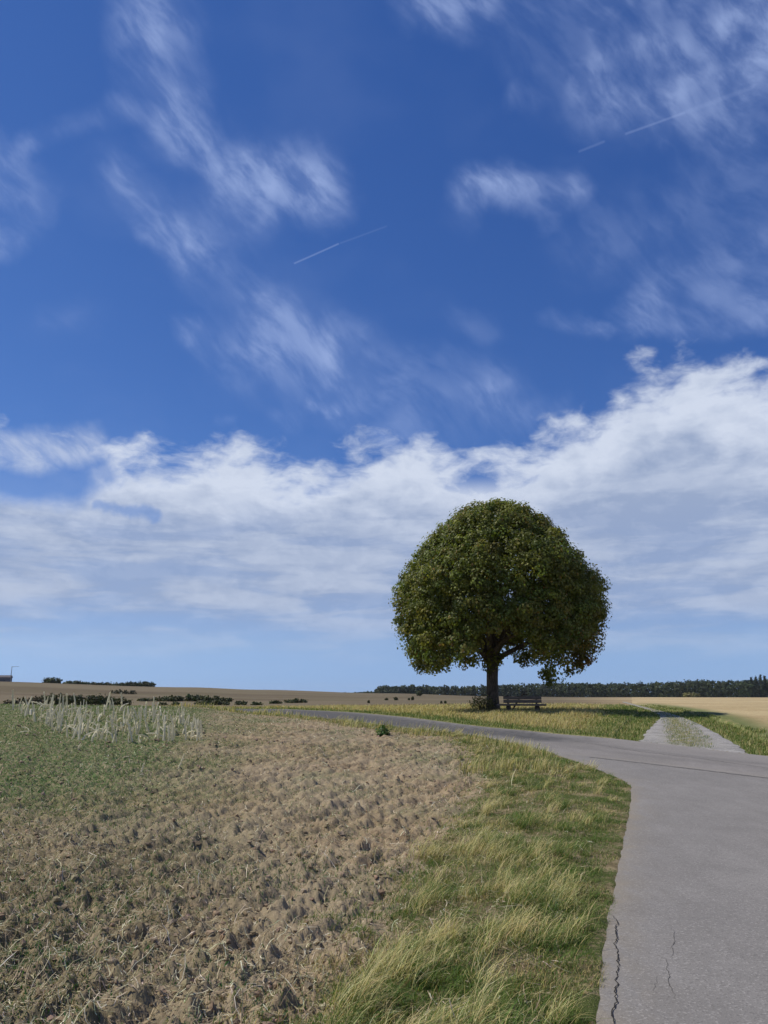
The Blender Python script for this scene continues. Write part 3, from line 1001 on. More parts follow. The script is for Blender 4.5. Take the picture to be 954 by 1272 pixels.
# taller tufts, blown over to one side
tx, ty = sample(5200, 4.0, 34, -12, 24, 0.9)
df = signed_dist(FE, tx, ty); vw = verge_width(tx, ty); r = np.hypot(tx, ty)
ok = (df > 0.10) & (df < vw + 0.35) & (RNG.uniform(0, 1, len(tx)) < 0.05 + 1.0 * sstep(fbm(tx * 1.1, ty * 1.1, 99, 3), -0.05, 0.30))
ok &= RNG.uniform(0, 1, len(tx)) < np.where(df > vw, 0.2, 1.0)
tx, ty, df, vw, r = tx[ok], ty[ok], df[ok], vw[ok], r[ok]
cnt = RNG.integers(18, 60, len(tx))
ti = np.repeat(np.arange(len(tx)), cnt); n = len(ti)
sp = RNG.normal(0, 0.035, (n, 2)) * (1 + 0.5 * RNG.uniform(0, 1, len(tx)))[ti][:, None]
x = tx[ti] + sp[:, 0]; y = ty[ti] + sp[:, 1]
kind_t = RNG.uniform(0, 1, len(tx)) + 0.30 * fbm(tx * 0.7, ty * 0.7, 103, 2) - 0.18 * sstep(df / vw, 0.3, 0.7)
blond = (kind_t < 0.34)[ti]
cg = pick(n, (GREEN_G, OLIVE_G, STRAW_G), (0.55, 0.35, 0.10)); cb = pick(n, (BLOND_G, STRAW_G, OLIVE_G), (0.55, 0.3, 0.15))
col = np.where(blond[:, None], cb, cg)
h = RNG.uniform(0.07, 0.21, n) * np.where(blond, 1.15, 1.0) * (0.5 + 0.9 * RNG.uniform(0, 1, len(tx)))[ti]
w = np.maximum(RNG.uniform(0.0028, 0.0055, n), np.hypot(x, y) * 0.00045)
ang = np.where(RNG.uniform(0, 1, n) < 0.72, RNG.normal(0.35, 0.55, n), RNG.uniform(0, 6.28, n))
blades('tall_grass', np.column_stack((x, y, gz(x, y) - 0.01)), h, w, ang, RNG.uniform(0.5, 1.5, n), col, grass_mat, 4,
       tipcol=np.clip(col * 1.15, 0, 0.9), kind='stuff', label='taller blown-over grass tufts, green and blond, along the verge', category='grass')
N_TALL = n

# dry standing grass where the ploughed land meets the crossing road
x, y = sample(60000, 15, 60, -16, 14)
df = signed_dist(FE, x, y); vw = verge_width(x, y)
ok = (df > 0.35) & (df < vw + 0.4) & (y > 16) & (RNG.uniform(0, 1, len(x)) < sstep(fbm(x * 0.35, y * 0.35, 107, 2), -0.12, 0.25))
x, y = x[ok], y[ok]; n = len(x); r = np.hypot(x, y)
col = pick(n, (BLOND_G, STRAW_G, OLIVE_G, GREEN_G), (0.42, 0.33, 0.15, 0.10))
blades('dry_grass', np.column_stack((x, y, gz(x, y))), RNG.uniform(0.14, 0.38, n), r * 0.0007, RNG.normal(0.3, 1.0, n), RNG.uniform(0.1, 0.8, n), col, grass_mat, 2,
       kind='stuff', label='dry blond grass standing between the ploughed field and the crossing road', category='grass')

# the meadow under the tree
x, y = sample(200000, 21, 85, -14, 27)
dc = signed_dist(CF, x, y); dt = signed_dist(TRACK_MID, x, y); r = np.hypot(x, y)
dl_ = signed_dist(TL, x, y); dr_ = -signed_dist(TR, x, y)
bend_ = 0.25 * fbm(x * 1.2, y * 1.2, 110, 2)
left_ = (dt > 0) & (dl_ + bend_ > 0.05); right_ = (dt < 0) & (dr_ + bend_ > 0.05)
ok = (dc > 0.05) & ((left_ | right_ & (dr_ < 1.5 + 0.7 * fbm(x * 0.3, y * 0.3, 109, 2))) | ((np.abs(dt) < 0.62 + 0.3 * fbm(x, y, 112, 2)) & (r < 60) & (r > 23.8)))
ok &= (r < 70) | (RNG.uniform(0, 1, len(x)) < 0.3)
x, y, dc, dt, r = x[ok], y[ok], dc[ok], dt[ok], r[ok]; n = len(x)
gg = np.maximum(sstep(dc + 0.5 * fbm(x, y, 111, 2), 2.0, 0.7), sstep(np.abs(dt), 4.2, 2.6) * 0.9)
gg = np.maximum(gg, 0.75 * (np.abs(dt) < 0.6))
patch = sstep(fbm(x * 0.22, y * 0.35, 113, 3), 0.0, 0.35) * 0.45
isg = RNG.uniform(0, 1, n) < np.clip(gg * 0.72 + patch * 0.7 + 0.05, 0, 0.95)
col = np.where(isg[:, None], pick(n, (GREEN_G, OLIVE_G), (0.5, 0.5)), pick(n, (STRAW_G, BLOND_G, BROWN_G), (0.5, 0.3, 0.2)))
h = np.where(gg > 0.5, RNG.uniform(0.05, 0.15, n), RNG.uniform(0.09, 0.32, n) * (0.55 + 0.6 * sstep(fbm(x * 0.4, y * 0.4, 117, 2), -0.3, 0.4)))
blades('meadow_grass', np.column_stack((x, y, gz(x, y))), h, np.maximum(0.008, r * 0.0006), RNG.normal(0.3, 1.2, n), RNG.uniform(0.1, 0.9, n), col, grass_mat, 2,
       kind='stuff', label='dry yellow meadow grass around the tree, greener by the road and track', category='grass')
N_MEAD = n

# seedlings and weeds over the ploughed land
x, y = sample(420000, 4.0, 48, -30, 12)
df = signed_dist(FE, x, y); vw = verge_width(x, y)
g = sstep(-x - 0.18 * y, 0.8, 3.5) * sstep(y, 9, 15) * 1.1 + 0.30 * sstep(-x - 0.10 * y, 0.3, 2.2)
g = g + 0.55 * fbm(x * 0.35, y * 0.35, 61, 3) + 0.35 * fbm(x * 1.6, y * 1.6, 63, 3) + 0.04
ok = (df > vw) & (RNG.uniform(0, 1, len(x)) < np.clip(g, 0.0, 0.80) * (0.7 + 0.3 * sstep(y, 7, 13)))
x, y = x[ok], y[ok]; n = len(x); r = np.hypot(x, y)
col = pick(n, ((0.050, 0.140, 0.036), (0.080, 0.135, 0.044), (0.16, 0.165, 0.09), (0.30, 0.27, 0.17)), (0.55, 0.25, 0.10, 0.10))
blades('seedlings', np.column_stack((x, y, gz(x, y) - 0.003)), RNG.uniform(0.02, 0.06, n) * (1 + 0.4 * sstep(r, 15, 30)), np.maximum(RNG.uniform(0.004, 0.009, n), r * 0.0006),
       RNG.uniform(0, 6.28, n), RNG.uniform(0.3, 1.4, n), col, grass_mat, 2, kind='stuff', label='tiny green seedlings and weeds covering the ploughed soil', category='seedlings')
N_SEED = n

# chopped straw and maize leaf litter lying on the soil
x, y = sample(60000, 3.9, 50, -30, 14, 1.05)
x2, y2 = sample(14000, 8.5, 40, -30, 10)
x = np.concatenate((x, x2)); y = np.concatenate((y, y2))
df = signed_dist(FE, x, y); vw = verge_width(x, y)
dn = 0.40 + 0.7 * fbm(x * 0.8, y * 0.8, 121, 3) + 0.55 * sstep(-x - 0.1 * y, -0.3, 1.6) * sstep(y, 12, 7)
ok = (df > 0.15) & (RNG.uniform(0, 1, len(x)) < np.clip(dn, 0.12, 1) * np.where(df < vw, 0.6, 1))
x, y = x[ok], y[ok]; n = len(x); r = np.hypot(x, y)
L = RNG.gamma(2.0, 0.028, n) + 0.02
L = np.clip(L, 0.02, 0.24) * (1 + 0.5 * sstep(r, 12, 30)); wd = np.maximum(RNG.uniform(0.002, 0.006, n), r * 0.00048)
an = RNG.uniform(0, 6.28, n); tilt = RNG.normal(0, 0.28, n) + np.where(RNG.uniform(0, 1, n) < 0.08, 0.8, 0)
S = 4
V = np.zeros((n, S * 2, 3)); curl = RNG.normal(0, 0.35, n); rise = np.abs(RNG.normal(0, 0.25, n))
for k in range(S):
    t = k / (S - 1) - 0.5
    a2 = an + curl * t * 2
    cx = x + np.cos(a2) * L * t; cy = y + np.sin(a2) * L * t
    cz = np.maximum(gz(cx, cy), gz(x, y) - 0.01) + 0.004 + np.sin(np.abs(tilt)) * L * (t + 0.5) + rise * L * (0.25 - t * t)
    px_, py_ = -np.sin(a2) * wd / 2, np.cos(a2) * wd / 2
    roll = RNG.normal(0, 0.2, n) * wd
    V[:, 2 * k] = np.column_stack((cx + px_, cy + py_, cz + roll)); V[:, 2 * k + 1] = np.column_stack((cx - px_, cy - py_, cz - roll))
tri = [(2 * k, 2 * k + 1, 2 * k + 3, 2 * k + 2) for k in range(S - 1)]
F = ((np.arange(n) * S * 2)[:, None, None] + np.array(tri)[None]).reshape(-1, 4)
col = pick(n, ((0.46, 0.40, 0.27), (0.33, 0.275, 0.175), (0.22, 0.175, 0.11), (0.60, 0.56, 0.43)), (0.28, 0.32, 0.28, 0.12))
me = new_mesh('straw_litter', V.reshape(-1, 3), F, 4, mat_leaf('dry_straw', 0.12, 0.7), np.repeat(col, S * 2, 0))
link('straw_litter', me, kind='stuff', label='chopped pale straw and maize litter strewn over the ploughed soil', category='straw')
N_STRAW = n

# loose clods
import bmesh
bmx = bmesh.new(); bmesh.ops.create_icosphere(bmx, subdivisions=1, radius=1.0)
ico = np.array([v.co[:] for v in bmx.verts]); ifc = np.array([[v.index for v in f.verts] for f in bmx.faces]); bmx.free()
x, y = sample(12000, 3.9, 40, -30, 14)
df = signed_dist(FE, x, y); vw = verge_width(x, y)
ok = (df > vw + 0.1) & (RNG.uniform(0, 1, len(x)) < 0.45 + 0.8 * fbm(x * 0.6, y * 0.6, 131, 2))
x, y = x[ok], y[ok]; n = len(x)
sz = np.clip(RNG.gamma(2.0, 0.0055, n) + 0.005, 0, 0.035) * (1 + 0.6 * sstep(np.hypot(x, y), 10, 25))
V = ico[None] * (1 + 0.28 * RNG.normal(0, 1, (n, len(ico), 1))) * sz[:, None, None] * RNG.uniform(0.65, 1.3, (n, 1, 3))
V[..., 2] *= 0.75
V += np.column_stack((x, y, gz(x, y) + sz * 0.25))[:, None, :]
F = (np.arange(n) * len(ico))[:, None, None] + ifc[None]
col = np.repeat(pick(n, ((0.27, 0.205, 0.135), (0.22, 0.165, 0.108), (0.33, 0.26, 0.18)), (0.5, 0.3, 0.2), 0.1), len(ico), 0)
m, N, b, o = mat_base('clod_earth')
oc = objcoord(N); nn = N.noise(oc, 60, 4, 0.65, dim='3D')
N.put(b.inputs['Base Color'], N.mix(N.step(nn, 0.3, 0.7, 0.0, 0.5), attr(N, 'col'), (0.17, 0.12, 0.075)))
bump(N, b, nn, 0.8, 0.01)
link('loose_clods', new_mesh('loose_clods', V.reshape(-1, 3), F.reshape(-1, 3), 3, m, col), kind='stuff', label='small loose earth clods scattered over the ploughed field', category='clods')

# ================================================================ leaf clouds
def leaf_cards(P, nrm, size, col, droop=0.5):
    """diamond leaves: points, facing directions, lengths, colours"""
    n = len(P)
    nrm = nrm / (np.linalg.norm(nrm, axis=1)[:, None] + 1e-9)
    ref = RNG.normal(0, 1, (n, 3)); ref[:, 2] -= droop * 2
    a = ref - nrm * (ref * nrm).sum(1)[:, None]; a /= np.linalg.norm(a, axis=1)[:, None] + 1e-9
    b = np.cross(nrm, a)
    s = size[:, None]
    V = np.stack((P - a * s * 0.5, P + b * s * 0.40 + a * s * 0.02 - nrm * s * 0.08, P + a * s * 0.55, P - b * s * 0.40 + a * s * 0.02 - nrm * s * 0.08), 1)
    F = np.arange(n * 4).reshape(n, 4)
    return V.reshape(-1, 3), F, np.repeat(col, 4, 0)


leaf_mat = mat_leaf('linden_leaf', 0.38, 0.5)
bush_mat = mat_leaf('bush_leaf', 0.20, 0.6)
m, N, b, o = mat_base('linden_bark')
oc = objcoord(N)
bk = N.noise(N.v('MULTIPLY', oc, (6.0, 6.0, 1.1)), 3.0, 6, 0.65, dim='3D')
N.put(b.inputs['Base Color'], N.mix(N.step(bk, 0.35, 0.65), (0.045, 0.037, 0.030), (0.125, 0.105, 0.085)))
bump(N, b, bk, 0.9, 0.05)
bark = m

# ---------------------------------------------------------------- the linden
TREE = at_range(612, 46.9)
TZ = float(gz(TREE[:1], TREE[1:])[0]) - 0.05
tree = thing('linden_tree', (TREE[0], TREE[1], TZ), label='lone broad round-crowned linden tree standing beside the crossing road', category='tree')
ZT = np.array([1.5, 2.15, 2.7, 3.9, 5.25, 7.2, 7.9, 9.1, 10.4, 11.2, 11.7, 12.1, 12.4])
RT = np.array([4.2, 4.75, 5.15, 5.65, 5.95, 6.0, 5.8, 5.05, 4.0, 3.2, 2.5, 1.8, 0.5])
CX = 0.55


def lobes(psi):
    """how far the skirt of the crown hangs below its underside, by bearing (deg, 0 = right, 270 = towards the road)"""
    d = np.zeros_like(psi)
    for c, w, a in ((182, 26, 2.0), (218, 14, 2.1), (238, 8, 1.9), (299, 11, 2.75), (2, 15, 2.3), (335, 8, 1.0), (140, 18, 1.6), (118, 8, 1.2), (60, 12, 1.6), (30, 10, 1.4)):
        q_ = (psi - c + 180) % 360 - 180
        d = np.maximum(d, a * np.exp(-(q_ / w) ** 2))
    return d


def crown_r(psi, z):
    r = np.interp(z, ZT, RT)
    p = np.radians(psi)
    return r * (1 + 0.13 * pn(np.cos(p) * 1.6 + z * 0.30, np.sin(p) * 1.6 - z * 0.22 + 7, 141) + 0.10 * pn(np.cos(p) * 3.3 + 4, np.sin(p) * 3.3 + z * 0.55, 143))


NC = 3300
pts, nrms, cw = [], [], []
while len(pts) < NC:
    z = RNG.uniform(1.3, 12.5); psi = RNG.uniform(0, 360)
    rm = float(crown_r(np.array([psi]), np.array([z]))[0])
    f = 1 - abs(RNG.normal(0, 0.20)) if RNG.uniform() < 0.80 else math.sqrt(RNG.uniform(0.05, 1))
    if f < 0.05 or RNG.uniform() > (rm / 6.0) ** 0.6:
        continue
    rho = f * rm
    zb = 4.35 + 0.55 * math.exp(-((rho - 1.7) / 1.0) ** 2) - float(lobes(np.array([psi]))[0]) * sstep(np.array([rho]), 2.2, 4.2)[0] - 0.25 * max(0, pn(np.array([psi * 0.05]), np.array([rho]), 147)[0])
    if rho < 0.8:
        zb = 3.3
    if z < zb:
        continue
    x = CX + rho * math.cos(math.radians(psi)); y = rho * math.sin(math.radians(psi))
    if pn(np.array([x * 0.55 + 3]), np.array([z * 0.55 + y * 0.3]), 149)[0] < -0.42:
        continue
    pts.append((x, y, z))
    nv = np.array([x - CX, y, (z - 5.5) * 0.9]); nv /= np.linalg.norm(nv) + 1e-6
    nrms.append(nv)
pts = np.array(pts); nrms = np.array(nrms)
# a few sprigs low on the trunk
spr = np.array([(-.35, -.25, 2.75), (-.45, -.3, 3.05), (.3, -.35, 3.0), (-.15, -.4, 3.3), (.45, -.3, 3.35), (-.25, -.35, 2.5), (-1.05, -.5, 2.85), (-1.35, -.6, 2.95), (-1.2, -.4, 3.15), (.2, -.4, 2.8)])
pts = np.concatenate((pts, spr)); nrms = np.concatenate((nrms, np.tile((0, -0.7, 0.5), (len(spr), 1))))
per = RNG.integers(40, 70, len(pts))
ci = np.repeat(np.arange(len(pts)), per); n = len(ci)
crad = RNG.uniform(0.30, 0.66, len(pts))
off = RNG.normal(0, 1, (n, 3)); off /= np.linalg.norm(off, axis=1)[:, None]
off *= (RNG.uniform(0.2, 1, n) ** 0.5 * crad[ci])[:, None]
LP = pts[ci] + off * np.array([1.0, 1.0, 0.85])
ln = nrms[ci] * 0.45 + off / crad[ci][:, None] * 1.1 + RNG.normal(0, 0.40, (n, 3)) + np.array([0, 0, 0.25])
autumn = np.clip(0.10 + 0.85 * sstep(pts[:, 0], 2.8, 5.3) * sstep(pts[:, 2], 5.5, 2.8) + 0.20 * sstep(pts[:, 2], 9.5, 12) * sstep(pts[:, 0], -1, 2) + 0.30 * fbm(pts[:, 0] * 0.5, pts[:, 2] * 0.5, 151, 3), 0, 1)
gA = pick(len(pts), ((0.132, 0.153, 0.029), (0.172, 0.180, 0.037), (0.105, 0.130, 0.027)), (0.4, 0.3, 0.3), 0.16)
gB = pick(len(pts), ((0.20, 0.165, 0.034), (0.22, 0.14, 0.036)), (0.6, 0.4), 0.16)
isb = (RNG.uniform(0, 1, n) < np.where(autumn[ci] > 0.4, autumn[ci] * 0.8, autumn[ci] * 0.35))
lc = np.where(isb[:, None], gB[ci], gA[ci]) * (1 + RNG.normal(0, 0.16, (n, 1)))
V, F, C = leaf_cards(LP, ln, RNG.uniform(0.11, 0.19, n), np.clip(lc, 0.004, 1))
link('crown', new_mesh('crown', V, F, 4, leaf_mat, C), tree, kind='stuff')
N_LEAF = n

tm = MB()
tp = [(0, 0, -0.15), (0.0, 0, 0.12), (0.0, 0, 0.5), (-0.02, 0, 1.2), (0.0, 0.02, 2.0), (0.03, 0, 2.7), (0.06, 0, 3.3), (0.12, 0.03, 4.6), (0.25, 0.05, 6.2), (0.32, 0, 8.2), (0.45, 0, 10.4)]
tr = [0.52, 0.45, 0.375, 0.335, 0.325, 0.335, 0.30, 0.21, 0.15, 0.09, 0.03]
tm.tube(tp, tr, 14)
me = tm.mesh('trunk', bark, True)
co = np.zeros(len(me.vertices) * 3); me.vertices.foreach_get('co', co); co = co.reshape(-1, 3)
an = np.arctan2(co[:, 1], co[:, 0]); k = 1 + 0.06 * np.sin(an * 5 + co[:, 2] * 0.6) + 0.05 * pn(an * 2, co[:, 2] * 2, 161)
co[:, :2] *= k[:, None]; me.vertices.foreach_set('co', co.ravel())
link('trunk', me, tree)
for k in range(10):
    psi = k * 36 + random.uniform(-10, 10)
    p = math.radians(psi); c_, s_ = math.cos(p), math.sin(p)
    z0 = 2.65 + 0.22 * (k % 5); R1 = random.uniform(3.6, 4.8); zt = random.uniform(5.0, 8.4) if k % 2 else random.uniform(4.4, 5.4)
    lm = MB()
    main = [(0.1 * c_, 0.1 * s_, z0)]
    for j in range(1, 7):
        t = j / 6
        main.append((CX * t + c_ * R1 * t + random.uniform(-.12, .12), s_ * R1 * t + random.uniform(-.12, .12), z0 + (zt - z0) * t ** 0.75 + random.uniform(-.1, .1)))
    lm.tube(main, [0.17 * (1 - t) + 0.025 for t in np.linspace(0, 1, 7)], 7)
    for j in range(2, 7):
        for q_ in range(2):
            b0 = np.array(main[j]); a = p + random.uniform(-1.1, 1.1); L = random.uniform(0.9, 1.7)
            up = random.uniform(-0.7, 1.2)
            b1 = b0 + np.array([math.cos(a) * L * .5, math.sin(a) * L * .5, up * .5 + .1]); b2 = b0 + np.array([math.cos(a) * L, math.sin(a) * L, up * .8])
            lm.tube([b0, b1, b2], [0.05, 0.032, 0.012], 5)
    link('limb', lm.mesh('limb', bark, True), tree)

# shoots at the foot of the trunk
def bush(name, loc, rx, ry, h, ncl, leaf, pal, probs, label, cat, group=None, stems=5, per_c=(18, 32), mat=None, bare=0.0, cl=None):
    t = thing(name, loc, label=label, category=cat)
    if group:
        t['group'] = group
    cx = RNG.normal(0, 1, (ncl, 3)); cx /= np.linalg.norm(cx, axis=1)[:, None]
    rr = RNG.uniform(0.25, 1, ncl) ** 0.4
    lump = 1 + RNG.normal(0, 0.10, ncl) + 0.42 * pn(cx[:, 0] * 2 + loc[0], cx[:, 2] * 2 + cx[:, 1] + loc[1], 171)
    c = cx * (rr * lump)[:, None]
    c[:, 2] = np.minimum(np.abs(c[:, 2]), 1.15) * np.sign(c[:, 2]) * 0.80
    c = np.column_stack((c[:, 0] * rx, c[:, 1] * ry, h * (0.5 + 0.5 * c[:, 2])))
    per = RNG.integers(per_c[0], per_c[1], ncl); ii = np.repeat(np.arange(ncl), per); n = len(ii)
    cr = cl if cl else 0.22 * min(rx, h)
    o_ = np.clip(RNG.normal(0, 0.5, (n, 3)), -1, 1) * cr
    P = c[ii] + o_
    P[:, 2] = np.maximum(P[:, 2], 0.02)
    nr = cx[ii] * 0.8 + RNG.normal(0, 0.6, (n, 3)) + np.array([0, 0, 0.3])
    cc = pick(ncl, pal, probs, 0.15)[ii] * (1 + RNG.normal(0, 0.15, (n, 1)))
    V, F, C = leaf_cards(P, nr, RNG.uniform(0.7, 1.3, n) * leaf, np.clip(cc, 0.004, 1))
    link('foliage', new_mesh('foliage', V, F, 4, mat or bush_mat, C), t)
    sm_ = MB()
    for k in range(stems):
        a = random.uniform(0, 6.28); f = random.uniform(0.3, 0.85)
        sm_.tube([(0.05 * rx * math.cos(a), 0.05 * ry * math.sin(a), -0.1), (0.35 * rx * f * math.cos(a), 0.35 * ry * f * math.sin(a), h * 0.35), (0.8 * rx * f * math.cos(a), 0.8 * ry * f * math.sin(a), h * 0.8)],
                 [0.035 * h, 0.022 * h, 0.006 * h], 5)
    link('stem', sm_.mesh('stem', bark, True), t)
    return t


D1, D2, D3 = (0.032, 0.044, 0.016), (0.048, 0.060, 0.020), (0.070, 0.075, 0.026)
g3 = lambda p: (p[0], p[1], float(gz(p[:1], p[1:])[0]))
p = at_range(598, 46.2)
bush('basal_shoots', g3(p), 0.66, 0.5, 1.0, 70, 0.10, ((0.17, 0.15, 0.055), (0.22, 0.18, 0.075), (0.12, 0.13, 0.045)), (0.4, 0.3, 0.3),
     'olive brown shoots growing at the foot of the linden trunk', 'shrub', per_c=(6, 12), cl=0.30)

# ---------------------------------------------------------------- the bench
m, N, b, o = mat_base('weathered_wood')
oc = objcoord(N)
gn = N.noise(N.v('MULTIPLY', oc, (1.2, 14.0, 14.0)), 2.5, 6, 0.65, dim='3D')
N.put(b.inputs['Base Color'], N.mix(N.step(gn, 0.3, 0.7), (0.085, 0.068, 0.055), (0.20, 0.165, 0.135)))
b.inputs['Roughness'].default_value = 0.75
bump(N, b, gn, 0.5, 0.01)
wood = m
wood2 = mat_plain('dark_post', (0.075, 0.06, 0.05), 0.85, 0.35, 6, 0.02)
bp = at_range(647, 45.0)
bench = thing('park_bench', g3(bp), R(-7), label='dark weathered wooden bench with a two-board backrest under the linden', category='bench')
for i, (yy, ln_) in enumerate(((-0.30, 2.72), (-0.13, 2.66), (0.045, 2.60))):
    k = MB(); k.box((0.02 * i, yy, 0.43), (ln_, 0.160, 0.10), wob=0.004, bev=0.015)
    link('seat_plank', k.mesh('seat_plank', wood), bench)
for i, zz in enumerate((0.615, 0.805)):
    k = MB(); k.box((0.08, 0.205 + 0.035 * i, zz), (2.12, 0.06, 0.165), rx=R(-11), wob=0.004, bev=0.012)
    link('backrest_plank', k.mesh('backrest_plank', wood), bench)
for sx_ in (-0.72, 0.86):
    k = MB(); k.tube([(sx_, -0.13, -0.1), (sx_ + 0.01, -0.13, 0.2), (sx_, -0.13, 0.375)], [0.14, 0.13, 0.135], 10)
    link('leg', k.mesh('leg', wood2, True), bench)
    k = MB(); k.box((sx_, 0.275, 0.44), (0.10, 0.07, 0.96), rx=R(-9), bev=0.01)
    link('back_post', k.mesh('back_post', wood2), bench)
    k = MB(); k.box((sx_, 0.05, 0.342), (0.09, 0.55, 0.07))
    link('bearer', k.mesh('bearer', wood2), bench)

bk_ = MB()
s0 = np.array(at_range(634, 45.75)); s1 = np.array(at_range(655, 45.5))
z0 = g3(s0)[2]
pp = [(s0[0], s0[1], z0 - 0.03), (s0[0] * .66 + s1[0] * .34, s0[1] * .66 + s1[1] * .34, z0 + 0.52), (s0[0] * .3 + s1[0] * .7, s0[1] * .3 + s1[1] * .7, z0 + 0.98), (s1[0], s1[1], z0 + 1.22)]
bk_.tube(pp, [0.05, 0.045, 0.04, 0.022], 7)
bk_.tube([pp[2], (pp[2][0] + 0.30, pp[2][1], pp[2][2] + 0.02), (pp[2][0] + 0.5, pp[2][1] + .05, pp[2][2] + 0.10)], [0.03, 0.02, 0.008], 5)
me = bk_.mesh('fallen_branch', bark, True)
link('fallen_branch', me, label='bare dark branch propped up behind the backrest of the bench', category='branch')

# ---------------------------------------------------------------- broad-leaved weed at the field edge
p = G(476, 913.5)
weed = thing('leafy_weed', g3(p), label='bright green leafy weed growing at the edge of the ploughed field', category='plant')
n = 150
a = RNG.uniform(0, 6.28, n); ee = RNG.uniform(0.1, 1.4, n); rr = RNG.uniform(0.06, 0.30, n)
P = np.column_stack((np.cos(a) * np.cos(ee) * rr * 1.05, np.sin(a) * np.cos(ee) * rr, 0.05 + np.sin(ee) * rr * 1.15))
nr = np.column_stack((np.cos(a) * 0.6, np.sin(a) * 0.6, np.full(n, 0.8))) + RNG.normal(0, 0.35, (n, 3))
V, F, C = leaf_cards(P, nr, RNG.uniform(0.08, 0.16, n), pick(n, ((0.065, 0.125, 0.028), (0.09, 0.16, 0.04), (0.05, 0.09, 0.022)), (0.5, 0.3, 0.2)))
link('foliage', new_mesh('foliage', V, F, 4, leaf_mat, C), weed)
k = MB()
for j in range(7):
    w_ = j * 0.9
    k.tube([(0, 0, -0.02), (0.06 * math.cos(w_), 0.06 * math.sin(w_), 0.12), (0.16 * math.cos(w_), 0.16 * math.sin(w_), 0.26)], [0.010, 0.008, 0.004], 5)
link('stem', k.mesh('stem', mat_plain('green_stem', (0.11, 0.14, 0.05)), True), weed)

# ---------------------------------------------------------------- maize stubble: every stalk its own thing
m, N, b, o = mat_base('maize_straw')
oc = objcoord(N)
oi = N.new('ShaderNodeObjectInfo').outputs['Random']
nn = N.noise(N.v('MULTIPLY', oc, (20.0, 20.0, 5.0)), 2.0, 4, 0.6, dim='3D')
c = N.mix(N.step(nn, 0.3, 0.7), (0.72, 0.67, 0.48), (0.86, 0.82, 0.66))
sc_ = N.mix(N.m('MULTIPLY', oi, 0.35), c, (0.60, 0.54, 0.36))
N.put(b.inputs['Base Color'], sc_)
tr_ = N.new('ShaderNodeBsdfTranslucent'); N.put(tr_.inputs['Color'], sc_)
mx_ = N.new('ShaderNodeMixShader'); mx_.inputs[0].default_value = 0.35
m.node_tree.links.new(b.outputs[0], mx_.inputs[1]); m.node_tree.links.new(tr_.outputs[0], mx_.inputs[2]); m.node_tree.links.new(mx_.outputs[0], o.inputs['Surface'])
maize = m
stalks = []
for k in range(12):
    q_ = MB(); h = random.uniform(0.30, 0.60); lx_, ly_ = random.gauss(0, 0.10), random.gauss(0, 0.10)
    pts_ = [(0, 0, -0.05), (lx_ * .15 * h, ly_ * .15 * h, h * .33), (lx_ * .5 * h, ly_ * .5 * h, h * .66), (lx_ * 1.2 * h, ly_ * 1.2 * h, h)]
    if k % 5 == 0:
        pts_ = [(0, 0, -0.03), (0.07, 0.02, h * 0.25), (0.2, 0.06, h * 0.42), (0.36, 0.1, h * 0.5)]
    q_.tube(pts_, [0.024, 0.022, 0.020, 0.017], 6, jag=0.04)
    for j in range(random.randint(1, 2)):            # leaf sheaths
        a = random.uniform(0, 6.28); zz = random.uniform(0.25, 0.85); L = random.uniform(0.08, 0.20)
        bx_ = np.array(pts_[0]) + (np.array(pts_[3]) - np.array(pts_[0])) * zz
        d_ = np.array([math.cos(a), math.sin(a), 0]); s_ = np.array([-math.sin(a), math.cos(a), 0]) * 0.022
        p1 = bx_ + d_ * L * .2 + np.array([0, 0, L * .4]); p2 = bx_ + d_ * L * .4 + np.array([0, 0, L * random.uniform(.3, 1.1)])
        q_.add([bx_ - s_ * .6, bx_ + s_ * .6, p1 + s_, p1 - s_, p2 + s_ * .2, p2 - s_ * .2], [(0, 1, 2, 3), (3, 2, 4, 5)])
    stalks.append(q_.mesh('maize_stalk', maize))
cnt_s = 0
while cnt_s < 240:
    u = random.random()
    px_ = 12 + 240 * (u ** 0.9)
    lo = np.interp(px_, (10, 60, 90, 160, 250), (882, 905, 922, 926, 923)); hi_ = np.interp(px_, (10, 130, 200, 250), (878, 878.5, 888, 905))
    py_ = random.uniform(hi_, lo)
    if px_ < 60 and random.random() < 0.55:
        continue
    if 95 < px_ < 150 and random.random() < 0.25:
        continue
    g_ = G(px_, py_)
    bent = cnt_s % 12 in (0, 5, 10)
    o_ = link('maize_stalk', stalks[cnt_s % 12], label='bent over pale maize stalk among the stubble on the green field' if bent else 'upright pale dry maize stalk among the stubble on the green field',
              category='maize stalk', group='bent maize stubble' if bent else 'standing maize stubble')
    o_.location = g3(g_); o_.rotation_euler = (random.gauss(0, .12), random.gauss(0, .12), random.uniform(0, 6.28))
    s_ = random.uniform(0.65, 1.25) * (1.0 + 0.15 * (py_ < 895)); o_.scale = (s_ * 1.15, s_ * 1.15, s_)
    cnt_s += 1
for px_, py_, rot in ((97, 932, .3), (222, 955, 1.2), (175, 962, 2.0), (22, 912, 0.2), (36, 911, 2.6), (232, 975, 0.5)):
    o_ = link('maize_stalk', stalks[(int(px_)) % 12], label='lone pale maize stalk among the green seedlings apart from the stubble', category='maize stalk', group='stray maize stalks')
    o_.location = g3(G(px_, py_)); o_.rotation_euler = (0.35, 0.2, rot); o_.scale = (0.8, 0.8, 0.5)

# ---------------------------------------------------------------- hedges, shrubs and trees far off
PALD = (D1, D2, D3)
PALB = ((0.060, 0.052, 0.030), (0.050, 0.052, 0.024), (0.075, 0.060, 0.035))


